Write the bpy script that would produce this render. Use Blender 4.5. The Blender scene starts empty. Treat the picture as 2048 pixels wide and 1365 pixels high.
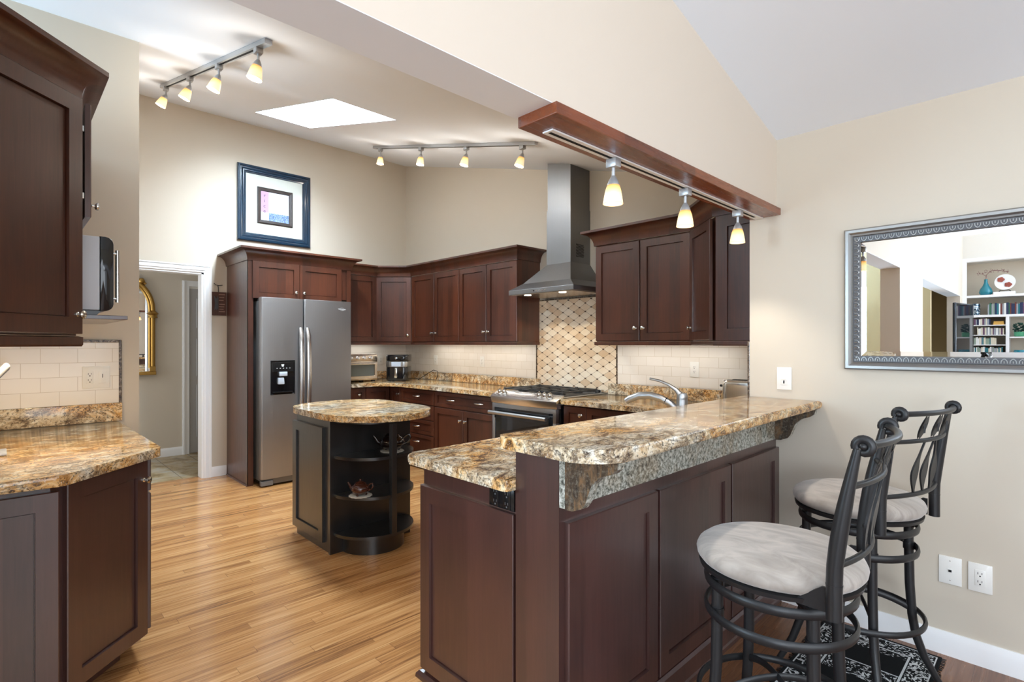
import bpy, bmesh, math, random
from mathutils import Vector, Matrix
random.seed(7)
S = bpy.context.scene
COL = S.collection
PI = math.pi

# ------------------------------------------------------------------ camera, world, light, exposure
F_PX, HZ, CAM_H = 1060.0, 688.0, 1.355
YAW = math.atan2(2121 - 1024, F_PX)
cd = bpy.data.cameras.new('camera'); cam = bpy.data.objects.new('camera', cd); COL.objects.link(cam)
cd.sensor_width = 36.0; cd.lens = F_PX / 2048 * 36.0; cd.shift_y = (HZ - 682.5) / 2048
cd.clip_start = 0.02; cam.location = (0, 0, CAM_H); cam.rotation_euler = (PI / 2, 0, YAW)
S.camera = cam
S.view_settings.view_transform = 'Standard'; S.view_settings.look = 'None'
S.view_settings.gamma = 1.0; S.view_settings.use_curve_mapping = False
S.view_settings.exposure = 0.12
S.cycles.use_denoising = True
S.cycles.max_bounces = 10; S.cycles.diffuse_bounces = 6; S.cycles.glossy_bounces = 5
S.cycles.sample_clamp_indirect = 6.0
S.cycles.caustics_reflective = False; S.cycles.caustics_refractive = False
wd = bpy.data.worlds.new('sky'); S.world = wd; wd.use_nodes = True
wd.node_tree.nodes['Background'].inputs[0].default_value = (0.85, 0.92, 1.0, 1)
wd.node_tree.nodes['Background'].inputs[1].default_value = 1.2

def area(name, loc, direction, sx, sy, power, color=(1, 1, 1), spread=PI):
    l = bpy.data.lights.new(name, 'AREA'); l.shape = 'RECTANGLE'; l.size = sx; l.size_y = sy
    l.energy = power; l.color = color; l.spread = spread
    o = bpy.data.objects.new(name, l); COL.objects.link(o); o.location = loc
    o.rotation_euler = Vector(direction).to_track_quat('-Z', 'Y').to_euler()
    return o
DAY = (0.84, 0.92, 1.0); WARM = (1.0, 0.92, 0.82)
# daylight from the east window and the skylight; the others are added fill lights
SKY = (0.70, 0.86, 1.0)
area('daylight_east_window', (3.12, -0.6, 1.55), (-1, 0, 0), 3.6, 2.0, 74, DAY)
area('fill_dining_ceiling', (2.2, -4.62, 1.4), (0, 1, 1.5), 1.7, 2.0, 310, (0.72, 0.85, 1.0))  # added fill tilted up to brighten the dining ceiling
area('fill_high_east', (3.12, -0.6, 2.95), (-1, 0, -0.1), 3.4, 0.55, 30, DAY)  # added high fill for the dining side
area('daylight_skylight', (-4.32, 1.93, 3.69), (0, 0, -1), 1.5, 0.46, 165, SKY)
area('fill_kitchen_ceiling', (-2.9, -2.86, 1.7), (0.0, 1, 1.0), 1.35, 1.5, 165, (0.58, 0.80, 1.0))  # added bluish fill, aimed up to lift and cool the kitchen ceiling
area('fill_entry_hall', (-4.9, -2.9, 1.6), (0, 1, 0), 1.4, 1.6, 22, DAY)  # added fill so the hall behind the left wall is not dark
area('fill_inner_room', (-6.9, -0.45, 1.6), (0.1, 1, 0), 0.9, 1.6, 22, DAY)  # added fill for the inner room beyond the doorway

# ------------------------------------------------------------------ materials
def mat(name, base=(0.5, 0.5, 0.5), rough=0.5, metal=0.0, coat=0.0, spec=0.5, emit=None, estr=0.0, trans=0.0, ior=1.45):
    m = bpy.data.materials.new(name); m.use_nodes = True
    b = m.node_tree.nodes['Principled BSDF']
    b.inputs['Base Color'].default_value = (*base, 1); b.inputs['Roughness'].default_value = rough
    b.inputs['Metallic'].default_value = metal; b.inputs['Coat Weight'].default_value = coat
    b.inputs['Coat Roughness'].default_value = 0.12
    b.inputs['Specular IOR Level'].default_value = spec; b.inputs['Transmission Weight'].default_value = trans
    b.inputs['IOR'].default_value = ior
    if emit: b.inputs['Emission Color'].default_value = (*emit, 1); b.inputs['Emission Strength'].default_value = estr
    return m
class NT:
    def __init__(s, m): s.t = m.node_tree; s.b = s.t.nodes['Principled BSDF']
    def n(s, typ, **kw):
        nd = s.t.nodes.new(typ)
        for k, v in kw.items():
            if k in ('operation', 'blend_type', 'data_type', 'feature', 'wave_type', 'bands_direction', 'distance', 'noise_dimensions', 'offset', 'offset_frequency', 'squash', 'squash_frequency'): setattr(nd, k, v)
            else: nd.inputs[k].default_value = v
        return nd
    def l(s, a, b): s.t.links.new(a, b)
    def coords(s, scale=(1, 1, 1), kind='Object', rot=(0, 0, 0)):
        if kind == 'Position': src = s.t.nodes.new('ShaderNodeNewGeometry').outputs['Position']
        else: src = s.t.nodes.new('ShaderNodeTexCoord').outputs[kind]
        mp = s.t.nodes.new('ShaderNodeMapping'); mp.inputs['Scale'].default_value = scale; mp.inputs['Rotation'].default_value = rot
        s.l(src, mp.inputs['Vector']); return mp.outputs['Vector']
    def noise(s, vec, scale, detail=4, rough=0.55, dist=0.0):
        nd = s.t.nodes.new('ShaderNodeTexNoise'); s.l(vec, nd.inputs['Vector'])
        nd.inputs['Scale'].default_value = scale; nd.inputs['Detail'].default_value = detail
        nd.inputs['Roughness'].default_value = rough; nd.inputs['Distortion'].default_value = dist
        return nd.outputs['Fac']
    def ramp(s, fac, stops, interp='LINEAR'):
        nd = s.t.nodes.new('ShaderNodeValToRGB'); cr = nd.color_ramp; cr.interpolation = interp
        while len(cr.elements) > 1: cr.elements.remove(cr.elements[0])
        for i, (p, c) in enumerate(stops):
            e = cr.elements[0] if i == 0 else cr.elements.new(p)
            e.position = p; e.color = (*c, 1) if len(c) == 3 else c
        s.l(fac, nd.inputs['Fac']); return nd.outputs['Color']
    def mix(s, fac, a, b, mode='MIX'):
        nd = s.t.nodes.new('ShaderNodeMix'); nd.data_type = 'RGBA'; nd.blend_type = mode
        for sock, v in ((nd.inputs[0], fac), (nd.inputs[6], a), (nd.inputs[7], b)):
            if isinstance(v, (int, float)): sock.default_value = v
            elif isinstance(v, tuple): sock.default_value = (*v, 1)
            else: s.l(v, sock)
        return nd.outputs[2]
    def math(s, op, a, b=0.0, c=0.0):
        nd = s.t.nodes.new('ShaderNodeMath'); nd.operation = op
        for sock, v in zip(nd.inputs, (a, b, c)):
            if isinstance(v, (int, float)): sock.default_value = v
            else: s.l(v, sock)
        return nd.outputs[0]
    def sep(s, vec):
        nd = s.t.nodes.new('ShaderNodeSeparateXYZ'); s.l(vec, nd.inputs[0]); return nd.outputs
    def comb(s, x, y, z):
        nd = s.t.nodes.new('ShaderNodeCombineXYZ')
        for sock, v in zip(nd.inputs, (x, y, z)):
            if isinstance(v, (int, float)): sock.default_value = v
            else: s.l(v, sock)
        return nd.outputs[0]
    def bump(s, h, strength=0.2, dist=0.01):
        nd = s.t.nodes.new('ShaderNodeBump'); nd.inputs['Strength'].default_value = strength; nd.inputs['Distance'].default_value = dist
        s.l(h, nd.inputs['Height']); s.l(nd.outputs[0], s.b.inputs['Normal'])

def srgb(r, g, b):
    f = lambda c: (c / 255 / 12.92) if c <= 10 else ((c / 255 + 0.055) / 1.055) ** 2.4
    return (f(r), f(g), f(b))

def paint(name, c, rough=0.6):
    m = mat(name, c, rough, spec=0.3); t = NT(m)
    t.bump(t.noise(t.coords(), 220, 2), 0.03, 0.002); return m
M = {}
M['wall'] = paint('tan_wall_paint', srgb(204, 194, 178))
M['wall_lit'] = paint('tan_wall_paint_lit', srgb(217, 204, 188))  # same tan paint lightened: the header's stronger light is put into the colour
M['gold_wall'] = paint('gold_tan_wall_paint', srgb(172, 154, 118))
M['white_wall'] = paint('white_wall_paint', srgb(228, 224, 216))
M['ceil'] = paint('white_ceiling_paint', srgb(238, 245, 254), 0.8)
M['trim'] = mat('white_trim_paint', srgb(238, 238, 238), 0.35)
M['white_plastic'] = mat('white_plastic', srgb(236, 234, 228), 0.3)
M['black_plastic'] = mat('black_plastic', (0.008, 0.008, 0.009), 0.25)
M['black_gloss'] = mat('black_gloss', (0.006, 0.006, 0.007), 0.06, coat=0.5)
M['dark'] = mat('dark_gap', (0.006, 0.005, 0.005), 0.9)
M['glass_dark'] = mat('dark_oven_glass', (0.01, 0.012, 0.015), 0.04, spec=0.8)
M['mirror'] = mat('mirror_glass', (0.93, 0.95, 0.95), 0.0, 1.0)

def wood(name, dark, light, rough=0.38, coat=0.9, board=0.085, grain=(30, 30, 1.6)):
    m = mat(name, light, rough, coat=coat); t = NT(m); t.b.inputs['Coat Roughness'].default_value = 0.28; t.b.inputs['Coat IOR'].default_value = 1.6
    g = t.noise(t.coords(grain), 3.0, 6, 0.6, 0.4)
    cl = t.noise(t.coords((4, 4, 2.2)), 2.0, 3, 0.5, 0.6)
    s = t.sep(t.coords((1, 1, 1)))
    u = t.math('FLOOR', t.math('DIVIDE', t.math('ADD', s[0], s[1]), board))
    wn = t.t.nodes.new('ShaderNodeTexWhiteNoise'); wn.noise_dimensions = '1D'; t.l(u, wn.inputs['W'])
    f = t.math('ADD', t.math('MULTIPLY', g, 0.45), t.math('ADD', t.math('MULTIPLY', cl, 0.3), t.math('MULTIPLY', wn.outputs['Value'], 0.28)))
    t.l(t.ramp(f, [(0.25, dark), (0.75, light)]), t.b.inputs['Base Color'])
    t.l(t.ramp(g, [(0.3, (rough + 0.06,) * 3), (0.7, (rough - 0.04,) * 3)]), t.b.inputs['Roughness'])
    t.bump(g, 0.04, 0.002); return m
M['cherry'] = wood('dark_cherry_wood', srgb(49, 22, 12), srgb(90, 46, 27), 0.36, 0.45)
M['cherry2'] = wood('plum_cherry_wood', srgb(44, 23, 20), srgb(78, 45, 39), 0.42, 1.0)
M['trimwood'] = wood('red_brown_trim_wood', srgb(78, 38, 20), srgb(138, 70, 34), 0.25, 0.4, 0.5, (30, 1.6, 30))
M['black_wood'] = wood('black_painted_wood', (0.005, 0.005, 0.005), (0.013, 0.013, 0.013), 0.35, 0.8)

def granite(name, seed=0.0):
    m = mat(name, (0.4, 0.3, 0.2), 0.1, coat=0.1, spec=0.5); m.node_tree.nodes['Principled BSDF'].inputs['Coat Roughness'].default_value = 0.04
    t = NT(m)
    v = t.coords((1.0, 0.6, 1.0), 'Position', (0.2, 0.1, 0.5 + seed)); v2 = t.coords((1, 1, 1), 'Position', (0.3, 0.2, seed))
    a = t.noise(v, 17, 9, 0.68, 0.9); big = t.noise(v, 3.2, 5, 0.55, 0.8)
    gold = t.ramp(a, [(0.31, srgb(78, 58, 42)), (0.39, srgb(150, 106, 60)), (0.45, srgb(206, 154, 90)), (0.53, srgb(228, 188, 130)), (0.62, srgb(238, 220, 184)), (0.74, srgb(214, 208, 194))])
    pale = t.ramp(a, [(0.31, srgb(70, 60, 54)), (0.40, srgb(140, 122, 100)), (0.50, srgb(200, 184, 156)), (0.60, srgb(230, 224, 208)), (0.74, srgb(200, 200, 194))])
    base = t.mix(t.ramp(big, [(0.46, (0, 0, 0)), (0.60, (0.9, 0.9, 0.9))]), gold, pale)
    sp = t.noise(v2, 95, 5, 0.7, 0.4)
    base = t.mix(t.ramp(sp, [(0.38, (0.9, 0.9, 0.9)), (0.46, (0, 0, 0))]), base, srgb(56, 46, 40))
    vein = t.noise(v, 8, 10, 0.72, 1.6)
    base = t.mix(t.ramp(vein, [(0.455, (0, 0, 0)), (0.49, (0.8, 0.8, 0.8)), (0.52, (0, 0, 0))]), base, srgb(52, 40, 34))
    w = t.noise(v2, 130, 3, 0.6)
    base = t.mix(t.ramp(w, [(0.58, (0, 0, 0)), (0.68, (0.5, 0.5, 0.5))]), base, srgb(228, 222, 208))
    t.l(base, t.b.inputs['Base Color']); return m
M['granite'] = granite('polished_gold_granite')
def granite_grey(name):
    m = mat(name, (0.4, 0.4, 0.4), 0.14, coat=0.3); t = NT(m)
    v = t.coords((1, 1, 1), 'Position'); a = t.noise(v, 70, 8, 0.7, 0.4); b = t.noise(v, 7, 4, 0.5, 0.8)
    base = t.ramp(a, [(0.34, srgb(50, 50, 48)), (0.45, srgb(120, 122, 112)), (0.55, srgb(182, 182, 172)), (0.68, srgb(214, 214, 208))])
    base = t.mix(t.ramp(b, [(0.45, (0, 0, 0)), (0.62, (0.6, 0.6, 0.6))]), base, t.ramp(a, [(0.35, srgb(60, 50, 40)), (0.5, srgb(134, 116, 90)), (0.65, srgb(196, 184, 160))]))
    t.l(base, t.b.inputs['Base Color']); return m
M['granite_grey'] = granite_grey('grey_green_granite')

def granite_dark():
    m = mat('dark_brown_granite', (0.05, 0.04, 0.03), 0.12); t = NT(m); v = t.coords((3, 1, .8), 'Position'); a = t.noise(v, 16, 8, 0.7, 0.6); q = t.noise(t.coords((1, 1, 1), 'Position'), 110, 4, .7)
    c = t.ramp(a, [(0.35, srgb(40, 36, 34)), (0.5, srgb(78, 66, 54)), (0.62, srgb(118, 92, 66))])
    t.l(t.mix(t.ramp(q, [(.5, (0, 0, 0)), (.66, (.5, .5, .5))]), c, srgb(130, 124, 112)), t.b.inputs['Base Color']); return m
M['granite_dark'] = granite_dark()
def steel(name, base=(0.55, 0.55, 0.55), rough=0.28, axis=2):
    m = mat(name, base, rough, 1.0); t = NT(m)
    sc = [260, 260, 260]; sc[axis] = 2.5
    g = t.noise(t.coords(tuple(sc)), 1.0, 4, 0.6)
    t.l(t.ramp(g, [(0.3, (rough - 0.05,) * 3), (0.7, (rough + 0.09,) * 3)]), t.b.inputs['Roughness'])
    t.bump(g, 0.02, 0.001); return m
M['steel'] = steel('brushed_stainless_steel', (0.37, 0.37, 0.375), 0.4)
M['hood_steel'] = steel('satin_hood_steel', (0.25, 0.25, 0.255), 0.4)
M['steel_h'] = steel('brushed_steel_horizontal', (0.44, 0.445, 0.45), 0.34, 0)
M['steel_grey'] = mat('grey_painted_steel', srgb(120, 122, 124), 0.45, 0.4)
M['panel_steel'] = mat('bright_range_steel', (0.72, 0.72, 0.73), 0.26, 1.0)
M['nickel'] = mat('satin_nickel', (0.68, 0.66, 0.62), 0.22, 1.0)
M['chrome'] = mat('polished_chrome', (0.75, 0.75, 0.76), 0.08, 1.0)
M['track_metal'] = mat('silver_track_metal', srgb(186, 188, 190), 0.35, 0.6)
M['iron'] = mat('black_cast_iron', (0.03, 0.03, 0.03), 0.35)
M['stool_metal'] = mat('black_powder_coated_metal', (0.014, 0.014, 0.015), 0.38, spec=0.5)

def planks(name, cols, pw, pl, rough, axis_y=True, gap=0.0012):
    m = mat(name, cols[1], rough, coat=0.3); t = NT(m); m.node_tree.nodes['Principled BSDF'].inputs['Coat Roughness'].default_value = 0.14
    s = t.sep(t.coords((1, 1, 1), 'Position'))
    u = t.math('DIVIDE', s[0], pw); row = t.math('FLOOR', u)
    wn = t.t.nodes.new('ShaderNodeTexWhiteNoise'); wn.noise_dimensions = '1D'; t.l(row, wn.inputs['W'])
    v = t.math('ADD', t.math('DIVIDE', s[1], pl), t.math('MULTIPLY', wn.outputs['Value'], 7.3)); cell = t.math('FLOOR', v)
    wn2 = t.t.nodes.new('ShaderNodeTexWhiteNoise'); wn2.noise_dimensions = '2D'; t.l(t.comb(row, cell, 0.0), wn2.inputs['Vector'])
    jit = wn2.outputs['Value']
    vec = t.comb(t.math('MULTIPLY', s[0], 34.0), t.math('ADD', t.math('MULTIPLY', s[1], 1.1), t.math('MULTIPLY', jit, 40.0)), t.math('MULTIPLY', jit, 20.0))
    g = t.noise(vec, 1.3, 7, 0.62, 1.4)
    f = t.math('ADD', t.math('MULTIPLY', g, 0.84), t.math('MULTIPLY', jit, 0.16))
    col = t.ramp(f, [(0.25, cols[0]), (0.48, cols[1]), (0.75, cols[2])])
    fu = t.math('FRACT', u); fv = t.math('FRACT', v)
    line = t.math('MAXIMUM', t.math('LESS_THAN', fu, gap / pw * 1.6), t.math('LESS_THAN', fv, gap / pl * 1.6))
    col = t.mix(t.math('MULTIPLY', line, 0.55), col, tuple(c * 0.35 for c in cols[0]))
    t.l(col, t.b.inputs['Base Color'])
    t.l(t.ramp(g, [(0.3, (rough + 0.05,) * 3), (0.7, (rough - 0.03,) * 3)]), t.b.inputs['Roughness'])
    t.bump(t.math('SUBTRACT', t.math('MULTIPLY', g, 0.25), line), 0.12, 0.002); return m
M['oak'] = planks('golden_oak_strips', [srgb(92, 54, 26), srgb(184, 130, 78), srgb(220, 172, 116)], 0.057, 1.0, 0.2)
M['dining_floor'] = planks('wide_brown_planks', [srgb(84, 54, 36), srgb(122, 82, 56), srgb(146, 104, 76)], 0.125, 1.1, 0.28)

def tile(name, horiz, c1, c2, mortar, w=0.1535, h=0.0775, rough=0.12):
    m = mat(name, c1, rough, coat=0.2); t = NT(m)
    s = t.sep(t.coords((1, 1, 1), 'Position'))
    vec = t.comb(s[0 if horiz == 'x' else 1], t.math('SUBTRACT', s[2], 1.018), 0.0)
    b = t.t.nodes.new('ShaderNodeTexBrick'); t.l(vec, b.inputs['Vector'])
    b.inputs['Color1'].default_value = (*c1, 1); b.inputs['Color2'].default_value = (*c2, 1); b.inputs['Mortar'].default_value = (*mortar, 1)
    b.inputs['Scale'].default_value = 1.0; b.inputs['Brick Width'].default_value = w; b.inputs['Row Height'].default_value = h
    b.inputs['Mortar Size'].default_value = 0.0011; b.inputs['Mortar Smooth'].default_value = 0.3; b.inputs['Bias'].default_value = 0.0
    n = t.noise(t.coords((1, 1, 1), 'Position'), 9, 3)
    t.l(t.mix(t.math('MULTIPLY', n, 0.25), b.outputs['Color'], srgb(214, 206, 190)), t.b.inputs['Base Color'])
    t.bump(t.math('SUBTRACT', t.math('MULTIPLY', n, 0.35), b.outputs['Fac']), 0.25, 0.003); return m
M['tile_y'] = tile('cream_subway_tile_side', 'y', srgb(230, 220, 204), srgb(236, 228, 215), srgb(186, 166, 136))
M['tile_x'] = tile('cream_subway_tile_back', 'x', srgb(234, 227, 217), srgb(240, 234, 226), srgb(196, 180, 156))

def mosaic():
    m = mat('travertine_lattice_mosaic', srgb(220, 196, 160), 0.4); t = NT(m)
    s = t.sep(t.coords((1, 1, 1), 'Position'))
    a = t.math('DIVIDE', t.math('SUBTRACT', s[0], -3.615), 0.1335); b = t.math('DIVIDE', t.math('SUBTRACT', s[2], 1.0), 0.0765)
    p = t.math('ADD', a, b); q = t.math('SUBTRACT', a, b)
    # slightly bowed sides so that each lozenge reads as a stretched hexagon
    dp = t.math('ABSOLUTE', t.math('SUBTRACT', t.math('FRACT', t.math('ADD', p, 0.5)), 0.5)); dq = t.math('ABSOLUTE', t.math('SUBTRACT', t.math('FRACT', t.math('ADD', q, 0.5)), 0.5))
    line = t.math('LESS_THAN', t.math('MINIMUM', dp, dq), 0.018)
    dot = t.math('LESS_THAN', t.math('MAXIMUM', dp, dq), 0.105)
    wn = t.t.nodes.new('ShaderNodeTexWhiteNoise'); wn.noise_dimensions = '2D'; t.l(t.comb(t.math('FLOOR', p), t.math('FLOOR', q), 0.0), wn.inputs['Vector'])
    n = t.noise(t.coords((1, 1, 1), 'Position'), 14, 5)
    f = t.math('ADD', t.math('MULTIPLY', wn.outputs['Value'], 0.55), t.math('MULTIPLY', n, 0.45))
    col = t.ramp(f, [(0.2, srgb(216, 186, 150)), (0.5, srgb(234, 214, 186)), (0.8, srgb(242, 230, 210))])
    col = t.mix(t.math('MULTIPLY', line, 0.8), col, srgb(116, 92, 66)); col = t.mix(dot, col, srgb(78, 54, 36))
    t.l(col, t.b.inputs['Base Color']); t.bump(t.math('SUBTRACT', 1.0, line), 0.3, 0.002); return m
M['mosaic'] = mosaic()
def trimstone():
    m = mat('dark_brown_stone_trim', srgb(60, 48, 40), 0.2); t = NT(m); n = t.noise(t.coords((1, 1, 1), 'Position'), 70, 5, 0.7)
    t.l(t.ramp(n, [(0.38, srgb(40, 34, 30)), (0.52, srgb(96, 78, 62)), (0.66, srgb(160, 148, 132))]), t.b.inputs['Base Color']); return m
M['trimstone'] = trimstone()
def fabric():
    m = mat('taupe_microfibre', srgb(168, 158, 148), 0.9, spec=0.15); t = NT(m); m.node_tree.nodes['Principled BSDF'].inputs['Sheen Weight'].default_value = 0.4
    a = t.noise(t.coords((3, 9, 3)), 2.0, 4, 0.6, 1.0)
    t.l(t.ramp(a, [(0.3, srgb(146, 137, 128)), (0.6, srgb(178, 169, 160)), (0.75, srgb(190, 176, 162))]), t.b.inputs['Base Color'])
    t.bump(t.noise(t.coords(), 500, 2), 0.08, 0.001); return m
M['fabric'] = fabric()
def rugmat():
    m = mat('black_white_damask_pile', (0.02, 0.02, 0.02), 0.95, spec=0.1); t = NT(m)
    s = t.sep(t.coords((1, 1, 1)))       # rug local: x width .46, y length
    ax = t.math('ABSOLUTE', s[0]); ay = t.math('ABSOLUTE', s[1])
    n = t.noise(t.coords((1, 1, 1)), 34, 3, 0.5, 2.2)
    vo = t.t.nodes.new('ShaderNodeTexVoronoi'); vo.inputs['Scale'].default_value = 13; t.l(t.coords((1, 1, 1)), vo.inputs['Vector'])
    rings = t.math('GREATER_THAN', t.math('SINE', t.math('MULTIPLY', vo.outputs['Distance'], 42.0)), 0.1)
    pat = t.math('MULTIPLY', t.math('GREATER_THAN', n, 0.5), rings)
    pat = t.math('MAXIMUM', pat, t.math('MULTIPLY', t.math('GREATER_THAN', n, 0.6), 1.0))
    ex = t.math('SUBTRACT', 0.22, ax); ey = t.math('SUBTRACT', 0.60, ay); e = t.math('MINIMUM', ex, ey)
    border = t.math('MULTIPLY', t.math('GREATER_THAN', e, 0.012), t.math('LESS_THAN', e, 0.085))
    l1 = t.math('LESS_THAN', t.math('ABSOLUTE', t.math('SUBTRACT', e, 0.092)), 0.004); l2 = t.math('LESS_THAN', t.math('ABSOLUTE', t.math('SUBTRACT', e, 0.01)), 0.0025)
    yy = t.math('FRACT', t.math('DIVIDE', t.math('ADD', s[1], 0.62), 0.27)); med = t.math('MULTIPLY', t.math('LESS_THAN', yy, 0.42), t.math('GREATER_THAN', e, 0.1))
    medl = t.math('MULTIPLY', t.math('GREATER_THAN', e, 0.096), t.math('LESS_THAN', t.math('ABSOLUTE', t.math('SUBTRACT', yy, 0.44)), 0.012))
    on = t.math('MAXIMUM', t.math('MULTIPLY', pat, t.math('MAXIMUM', border, med)), t.math('MAXIMUM', t.math('MAXIMUM', l1, l2), medl))
    t.l(t.mix(on, (0.012, 0.013, 0.014), srgb(206, 210, 212)), t.b.inputs['Base Color']); t.bump(t.noise(t.coords(), 400, 2), 0.4, 0.003); return m
M['rug'] = rugmat()
def shademat():
    m = mat('amber_frosted_glass', (0.9, 0.7, 0.45), 0.4, emit=(1, 0.72, 0.38), estr=1.0); t = NT(m)
    z = t.sep(t.coords((1, 1, 1), 'Generated'))[2]
    c = t.ramp(z, [(0.0, (1.0, 0.74, 0.40)), (0.14, (1.0, 0.80, 0.50)), (0.5, (1.0, 0.78, 0.44)), (0.75, (0.98, 0.60, 0.22)), (1.0, (0.68, 0.30, 0.06))])
    t.l(c, t.b.inputs['Emission Color']); t.l(c, t.b.inputs['Base Color'])
    t.b.inputs['Emission Strength'].default_value = 0.72; return m
M['shade'] = shademat()
M['bulb'] = mat('lit_bulb', (1, 0.95, 0.85), 0.4, emit=(1.0, 0.93, 0.78), estr=5.0)
M['blue_frame'] = mat('dark_blue_black_lacquer', srgb(20, 44, 62), 0.22, coat=0.5)
M['brown_frame'] = mat('dark_brown_frame', srgb(48, 40, 38), 0.35)
M['mat_board'] = mat('white_mat_board', srgb(204, 208, 200), 0.25, coat=0.6)
M['gold'] = mat('antique_gold', (0.42, 0.24, 0.06), 0.3, 0.9)
M['silver'] = mat('antique_silver_leaf', (0.36, 0.36, 0.355), 0.34, 0.9)
M['silver_dark'] = mat('tarnished_silver', (0.10, 0.10, 0.105), 0.4, 0.6)
M['grey_door'] = mat('grey_door_paint', srgb(170, 168, 166), 0.4)
def slate():
    m = mat('slate_tile', srgb(130, 112, 84), 0.4); t = NT(m); v = t.coords((1, 1, 1), 'Position'); n = t.noise(v, 5, 7, 0.65, 0.8)
    b = t.t.nodes.new('ShaderNodeTexBrick'); t.l(v, b.inputs['Vector']); b.offset = 0.0
    b.inputs['Scale'].default_value = 1.0; b.inputs['Brick Width'].default_value = 0.33; b.inputs['Row Height'].default_value = 0.33; b.inputs['Mortar Size'].default_value = 0.004
    c = t.ramp(n, [(0.35, srgb(120, 100, 66)), (0.5, srgb(160, 140, 106)), (0.65, srgb(166, 160, 146))])
    t.l(t.mix(b.outputs['Fac'], c, srgb(96, 84, 66)), t.b.inputs['Base Color']); return m
M['slate'] = slate()
M['teapot'] = mat('brown_glazed_ceramic', (0.06, 0.016, 0.008), 0.06, coat=0.6)
M['teapot_dark'] = mat('black_glazed_ceramic', (0.012, 0.006, 0.005), 0.06, coat=0.6)
M['lace'] = mat('white_lace', srgb(214, 208, 196), 0.9)
M['oven_body'] = mat('champagne_steel', (0.55, 0.48, 0.40), 0.25, 1.0)
M['micro_side'] = mat('pale_grey_enamel', srgb(200, 203, 210), 0.35)
M['green_glass'] = mat('grey_window_glass', (0.10, 0.11, 0.10), 0.05, spec=0.8)
M['screen'] = mat('grey_display', srgb(190, 200, 212), 0.2)
M['teal'] = mat('teal_glass', srgb(10, 122, 140), 0.08, coat=0.5)
M['navy_tv'] = mat('dark_tv_shell', srgb(30, 40, 52), 0.12, coat=0.4)
M['plant'] = mat('dark_green_leaf', srgb(28, 66, 56), 0.5)
M['pinkbranch'] = mat('pink_blossom_branch', srgb(122, 72, 76), 0.7)
M['red_flower'] = mat('red_petal_paint', srgb(150, 74, 60), 0.4)
M['silver_panel'] = mat('silver_panel', srgb(196, 202, 210), 0.25, 0.3)
M['plaque'] = wood('brown_plaque_wood', srgb(64, 40, 32), srgb(96, 62, 50), 0.6, 0.0)
M['letter'] = mat('pale_lettering', srgb(150, 120, 104), 0.7)
M['letter_dark'] = mat('dark_lettering', srgb(40, 36, 48), 0.7)
M['letter_white'] = mat('white_lettering', srgb(215, 215, 215), 0.5)
M['pink_paper'] = mat('mauve_paper', srgb(186, 146, 178), 0.5, coat=0.5)
M['pale_paper'] = mat('pale_blue_paper', srgb(206, 212, 226), 0.5, coat=0.5)
M['bowl_paper'] = mat('pale_bowl_paint', srgb(180, 184, 196), 0.5, coat=0.5)
def clothprint():
    m = mat('blue_patterned_paper', srgb(84, 116, 160), 0.5, coat=0.5); t = NT(m); n = t.noise(t.coords(), 60, 3, 0.5, 2.0)
    t.l(t.ramp(n, [(0.45, srgb(60, 92, 140)), (0.55, srgb(140, 164, 196))]), t.b.inputs['Base Color']); return m
M['cloth_paper'] = clothprint()

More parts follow.
